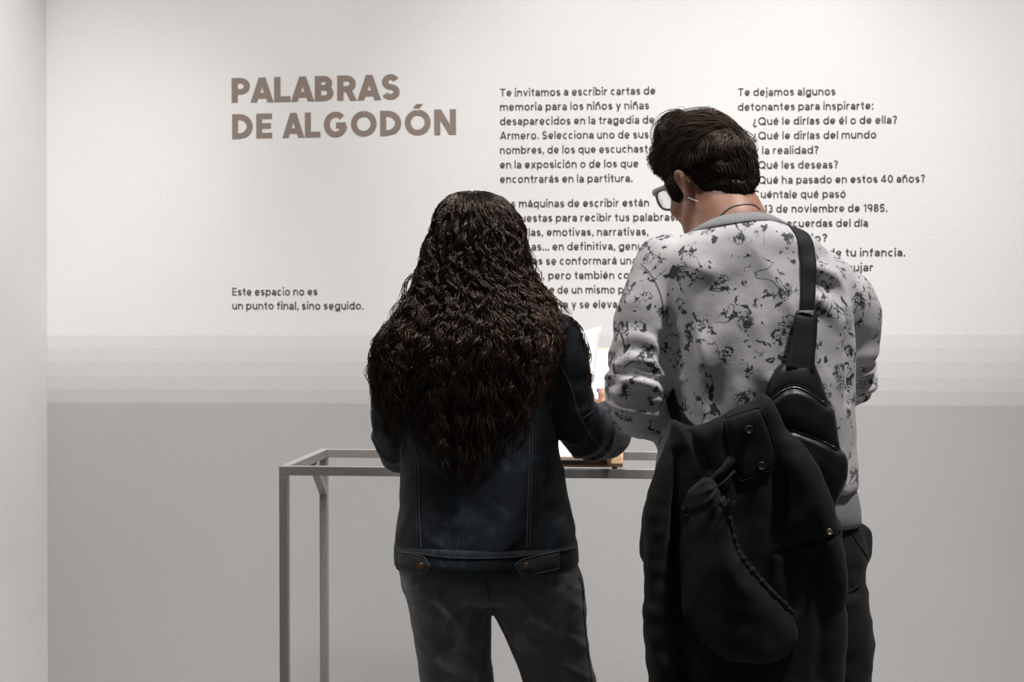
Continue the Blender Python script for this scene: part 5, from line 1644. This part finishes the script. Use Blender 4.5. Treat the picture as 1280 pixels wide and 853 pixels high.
# padded end of the strap running down into the bag
Le = [(995.5, 390), (994, 400), (991, 420), (987, 440), (982, 462)]
Re = [(1019, 390), (1021, 402), (1020, 425), (1018, 445), (1017, 468)]
def back_Z(px, py):
    p = project(sb, px, py, 0.0); return 2.78 if p is None else p[1]
zl = np.interp(np.linspace(0, 1, 24), [0, 1], [min(back_Z(1000, 395), back_Z(1016, 395)) - 0.004, 2.728])
La = [V(x, y, z) for (x, y), z in zip(catmull(Le, 24), zl)]; Ra = [V(x, y, z + .002) for (x, y), z in zip(catmull(Re, 24), zl)]
ribbon(La[::-1], Ra[::-1], 'strap_pad', 'black_leather', bag, -0.004, 0.003, 0.004)
for o in (0.10, 0.90):
    Geo().tube([l + (r - l) * o + np.array((0, -.0062, 0)) for l, r in zip(La, Ra)], 0.0008, 6).obj('stitching', 'black_strap', bag)
Geo().tube([V(995, 394, zl[0] - .007), V(1003, 392, zl[0] - .0085), V(1012, 394, zl[0] - .0085), V(1020, 401, zl[0] - .006)], 0.0020, 8).obj('stitching', 'black_leather', bag)
BZc = 2.752
F = Field((V(950, 600, 2.7)[0], 2.66, V(1000, 656, 2.7)[2]), (V(1062, 600, 2.7)[0], 2.82, V(1000, 444, 2.72)[2]), 0.003)
brow = [(452, 986, 1012, .016), (458, 974, 1018, .024), (468, 965.5, 1022, .031), (485, 958.5, 1029, .036), (505, 957, 1035, .039), (525, 960, 1039.5, .040), (547, 965, 1043, .041), (565, 971, 1049, .042), (580, 978, 1054.5, .042), (608, 990, 1051.5, .039), (632, 1010, 1044, .032), (646, 1026, 1039, .018)]
F.loft([row(*q[:3], BZc, q[3]) for q in brow], 0.01, cap=0.01, p=2.5)
zip1 = [(963, 501), (969, 497.5), (978, 490), (989, 486), (1000, 487.5), (1012, 493), (1023, 501), (1033, 508.5)]
zip2 = [(970, 540), (983, 538.5), (993, 540), (1003, 543.5), (1014, 547.5), (1026, 552.5), (1036, 557.5), (1046, 564)]
def zip_depth(P): return P
def bag_groove(P):
    d = 0.0015 * pnoise(P * 30)
    for zl_, dep in ((zip1, .004), (zip2, .005)):
        Q = np.array([V(x, y, BZc - .03) for x, y in catmull(zl_, 60)])
        D = np.min(np.hypot(P[:, 0:1] - Q[None, :, 0], P[:, 2:3] - Q[None, :, 2]), axis=1)
        fr = (P[:, 1] < BZc)
        d -= fr * dep * np.exp(-(D / .006) ** 2)
        # pocket panels stand out below each zip
        yl = np.interp(P[:, 0], Q[:, 0], Q[:, 2])
        d += fr * 0.006 * np.clip((yl - P[:, 2]) / .010, 0, 1) * np.clip(1 - (yl - P[:, 2] - .05) / .05, 0, 1)
    return d
F.displace(bag_groove, 0.02)
bshell, gv, gf = F.bake('bag_body', 'black_leather', bag)
gb = bvh_of(gv, gf)
for zl_ in (zip1, zip2):
    pts = surf_line(gb, zl_, 60, 0.0012)
    z = Geo().tube(pts, 0.0021, 6).obj('zipper', 'zipper', bag)
    g = Geo()
    for side in (-1, 1):
        g2 = [p + np.array((0, -.0004, side * .0052)) for p in pts]
        g.tube(g2, 0.0012, 6)
    g.obj('zipper_tape', 'black_strap', bag)
    e = pts[-6]
    Geo().box(e + np.array((0, -.003, 0)), (.003, .002, .0022), bev=.0008).obj('zipper_puller', 'zipper', z)
# lower strap crossing the back under the coat and coming out below the left arm
lo_l = [(980, 600), (950, 585), (915, 570), (880, 552), (856, 532), (842, 512), (836, 494)]
Lq, Rq = [], []
for x, y in catmull(lo_l, 30):
    a = project(sb, x - 4, y + 8, 0.0); b = project(sb, x + 4, y - 8, 0.0)
    if a is not None and b is not None and abs(a[1] - b[1]) < .05: Lq.append(a); Rq.append(b)
if len(Lq) > 5:
    Lq, Rq = smooth_line(Lq), smooth_line(Rq)
    ribbon(Rq, Lq, 'lower_strap', 'black_strap', bag, 0.0005, 0.0045)

# ================================================================== the black jacket hung over bag and back
def poly_sdf(px, Zc, X, Zg):
    """2-D signed distance (view frame, metres) to an outline given in photo columns and rows"""
    Q = np.array([V(x, y, Zc) for x, y in px])[:, [0, 2]]
    d = np.full(np.broadcast(X, Zg).shape, 1e9); sgn = np.ones_like(d)
    n = len(Q)
    for i in range(n):
        a, b = Q[i], Q[(i + 1) % n]; e = b - a
        wx, wz = X - a[0], Zg - a[1]
        t = np.clip((wx * e[0] + wz * e[1]) / (e @ e), 0, 1)
        d = np.minimum(d, (wx - e[0] * t) ** 2 + (wz - e[1] * t) ** 2)
        c1 = Zg >= a[1]; c2 = Zg < b[1]; c3 = e[0] * wz > e[1] * wx
        flip = (c1 & c2 & c3) | (~c1 & ~c2 & ~c3)
        sgn = np.where(flip, -sgn, sgn)
    return np.sqrt(d) * sgn
def slab_into(F, px, Zc, half, r, k, dev=None):
    """a rounded slab with the given outline; Zc depth of its middle, dev(x,z) local depth offset"""
    x, y, z = F.ax[0][:, None], F.ax[1], F.ax[2][None, :]
    d2 = poly_sdf(px, Zc, x, z) + r
    off = 0 if dev is None else dev(x, z)
    vc = (Zc + off * np.ones_like(d2))[:, None, :]
    dv = np.abs(y[None, :, None] - vc) - half + r
    d2 = d2[:, None, :]
    d = np.sqrt(np.maximum(d2, 0) ** 2 + np.maximum(dv, 0) ** 2) + np.minimum(np.maximum(d2, dv), 0) - r
    F.merge((slice(None),) * 3, d, k, 'add')
JZ = 2.690
coat = root('jacket', 'black padded jacket draped over the sling bag and hanging down his back', 'jacket', V(930, 990, JZ))
shell_px = [(847, 533), (858, 536), (871, 534.5), (888, 528), (905, 521), (924, 513), (941, 506), (952, 496.5), (960, 500), (969, 511), (977, 527), (986, 546), (995, 566), (1003, 587), (1011, 609), (1021, 631), (1032, 646), (1043, 655.5), (1049, 664), (1048, 672), (1046, 688),
            (1052, 704), (1056, 720), (1057, 740), (1061, 758), (1066, 776), (1065, 800), (1060, 853), (1050, 930), (1020, 958), (960, 965), (900, 972), (845, 955), (826, 900), (822, 853), (822, 812), (818, 785), (815, 759), (812.5, 735), (812, 714), (808.5, 703), (809, 680), (811, 655), (815, 631), (821, 603), (832, 578), (839, 560)]
ucj = V(945, 600, JZ)[0]
def jdev(x, z): return 0.075 * np.clip(np.abs((x - ucj) / 0.21), 0, 1.2) ** 2.2 + 0 * z
F = Field((V(800, 600, JZ)[0], 2.58, V(900, 980, JZ)[2]), (V(1076, 600, JZ)[0], 2.86, V(900, 488, JZ)[2]), 0.0042)
slab_into(F, shell_px, JZ, 0.030, 0.024, 0.0, jdev)
# hanging sleeve at the left border, folded body panel, lower cuff
F.chain([V(842, 566, JZ + .03), V(829, 620, JZ + .02), V(826, 700, JZ + .015), V(832, 800, JZ + .01), V(840, 940, JZ + .01)], [.018, .028, .030, .034, .034], 0.012, 16)
F.chain([V(985, 560, JZ - .012), V(1004, 615, JZ - .01), V(1020, 660, JZ + .0), V(1040, 740, JZ + .025)], [.022, .028, .030, .026], 0.02, 14)
F.chain([V(1000, 650, JZ - .012), V(1036, 663, JZ + .012)], [.028, .018], 0.015)
def coat_folds(P):
    d = 0.009 * np.maximum(ridge(np.column_stack((P[:, 0] * 10 + P[:, 2] * 1.6, P[:, 1] * 4, P[:, 2] * 2.0))) - .2, -.3)
    d += 0.004 * pnoise(P * (9, 9, 6)) + 0.002 * pnoise(P * 24)
    # groove between hanging sleeve and body of the coat
    for ln, dep, w in (([(850, 570), (844, 640), (842, 720), (848, 853)], .012, .010), ([(975, 600), (960, 700), (950, 760)], .010, .016), ([(865, 545), (880, 575), (888, 590)], .010, .008), ([(905, 525), (915, 575), (920, 600)], .004, .004),
                       ([(972, 694), (1000, 683), (1030, 674), (1050, 671)], .006, .005), ([(1020, 700), (1030, 770), (1025, 853)], .009, .014), ([(985, 690), (990, 760)], .008, .012)):
        Q = np.array([V(x, y, JZ - .03) for x, y in catmull(ln, 90)])
        D = np.min(np.hypot(P[:, 0:1] - Q[None, :, 0], P[:, 2:3] - Q[None, :, 2]), axis=1)
        d -= dep * np.exp(-(D / w) ** 2) * (P[:, 1] < JZ + .06)
    return d
F.displace(coat_folds, 0.03)
cshell, cv, cf = F.bake('shell', 'black_jacket', coat)
# the big turned-out hood / sleeve bag in front
hood_px = [(884, 602), (897, 616), (905, 632), (912, 656), (920, 684), (930, 702), (943, 719), (957, 735), (971, 749), (988, 766), (1003, 781), (1012, 794), (1008, 815), (985, 826), (950, 829), (915, 826), (890, 817), (872, 804), (861, 786), (855, 760), (851, 730), (849, 694), (853, 655), (866, 622)]
F = Field((V(838, 600, JZ)[0], 2.54, V(900, 845, JZ)[2]), (V(1030, 600, JZ)[0], 2.74, V(900, 590, JZ)[2]), 0.0038)
slab_into(F, hood_px, JZ - 0.042, 0.044, 0.040, 0.0, lambda x, z: 0.10 * (x - V(925, 700, JZ)[0]) ** 2 / 0.02)
def hood_folds(P):
    c = V(905, 610, JZ)
    ang = np.arctan2(P[:, 0] - c[0], c[2] - P[:, 2] + .02)
    rr = np.hypot(P[:, 0] - c[0], P[:, 2] - c[2])
    d = 0.011 * np.maximum(ridge(np.column_stack((ang * 3.2, rr * 3, P[:, 1] * 4))) - .15, -.3) * np.clip(1.2 - rr / .30, .25, 1)
    return d + 0.006 * pnoise(P * (13, 9, 9)) + 0.0028 * pnoise(P * 27)
F.displace(hood_folds, 0.03)
hood, ov, of = F.bake('hood', 'black_jacket', coat)
ob = bvh_of(ov, of); cbv = bvh_of(cv, cf)
# gathered elastic edge of the hood
pts = surf_line(ob, [(903, 628), (910, 652), (919, 683), (929, 702), (943, 720), (957, 736), (971, 750), (988, 767), (1002, 783), (1008, 796)], 90, 0.0)
if len(pts) > 10:
    pts = smooth_line(pts, 4); tt = np.linspace(0, 1, len(pts))
    Geo().tube(pts, 0.0062 + 0.0016 * np.sin(tt * 120) + 0.0012 * np.sin(tt * 53 + 1), 10).obj('gathered_edge', 'black_jacket', coat)
def coat_line(name, ln, mat, r, off=0.001, b=None, n=50):
    pts = surf_line(b or cbv, ln, n, off)
    if len(pts) > 4: return Geo().tube(smooth_line(pts, 2), r, 8).obj(name, mat, coat)
coat_line('hood_band', [(856, 640), (868, 626), (884, 610), (898, 596), (909, 582), (913, 574)], 'black_jacket', 0.0085, 0.004)
coat_line('hood_band', [(858, 646), (872, 634), (888, 620), (902, 606), (914, 590)], 'black_strap', 0.0030, 0.010)
# drawcord knot
kn = project(ob, 911, 636, 0.006)
if kn is None: kn = V(911, 632, JZ - .07)
for k in range(5):
    a = rng.normal(0, 1, 3) * (0.006, 0.003, 0.007); b_ = rng.normal(0, 1, 3) * (0.006, 0.003, 0.009)
    Geo().tube(catmull([kn + a, kn + (a + b_) / 2 + (0, -.004, .004), kn + b_, kn + b_ + (rng.normal(0, .004), 0, -.012)], 14), 0.0014, 6).obj('drawcord', 'black_strap', coat)
# placket with press studs
patch_grid('placket', [(907, 525), (911, 548), (915, 570), (920, 592), (925, 603)], [(949, 511), (957, 526), (963, 544), (969, 566), (963, 588)], cbv, 0.006, 'black_jacket', coat, 'black_strap', edge=0.0009)
def stud(px, py, name, mat, r, bv, lift):
    p = project(bv, px, py, lift)
    if p is None: return
    nrm = np.array((0.05, -1, 0.12)); nrm /= np.linalg.norm(nrm)
    Geo().lathe(p, [(r * .9, -.004), (r, 0), (r * .95, .0014), (r * .70, .0022), (r * .66, .0016), (r * .1, .0017)], ortho(nrm)[[0, 2, 1]], 22).obj(name, mat, coat, label='small brass press stud' if mat == 'brass' else None)
stud(934.8, 537.6, 'press_stud', 'black_leather', 0.0085, cbv, 0.008)
stud(950.5, 583.4, 'press_stud', 'black_leather', 0.0085, cbv, 0.007)
stud(1034.2, 665.6, 'brass_stud', 'brass', 0.0058, cbv, 0.004)
coat_line('stitching', [(974, 690), (1000, 679.5), (1030, 670), (1046, 668)], 'black_strap', 0.0012, 0.0004)
coat_line('stitching', [(904, 526), (909, 552), (914, 580), (918, 604)], 'black_strap', 0.0012, 0.0004)
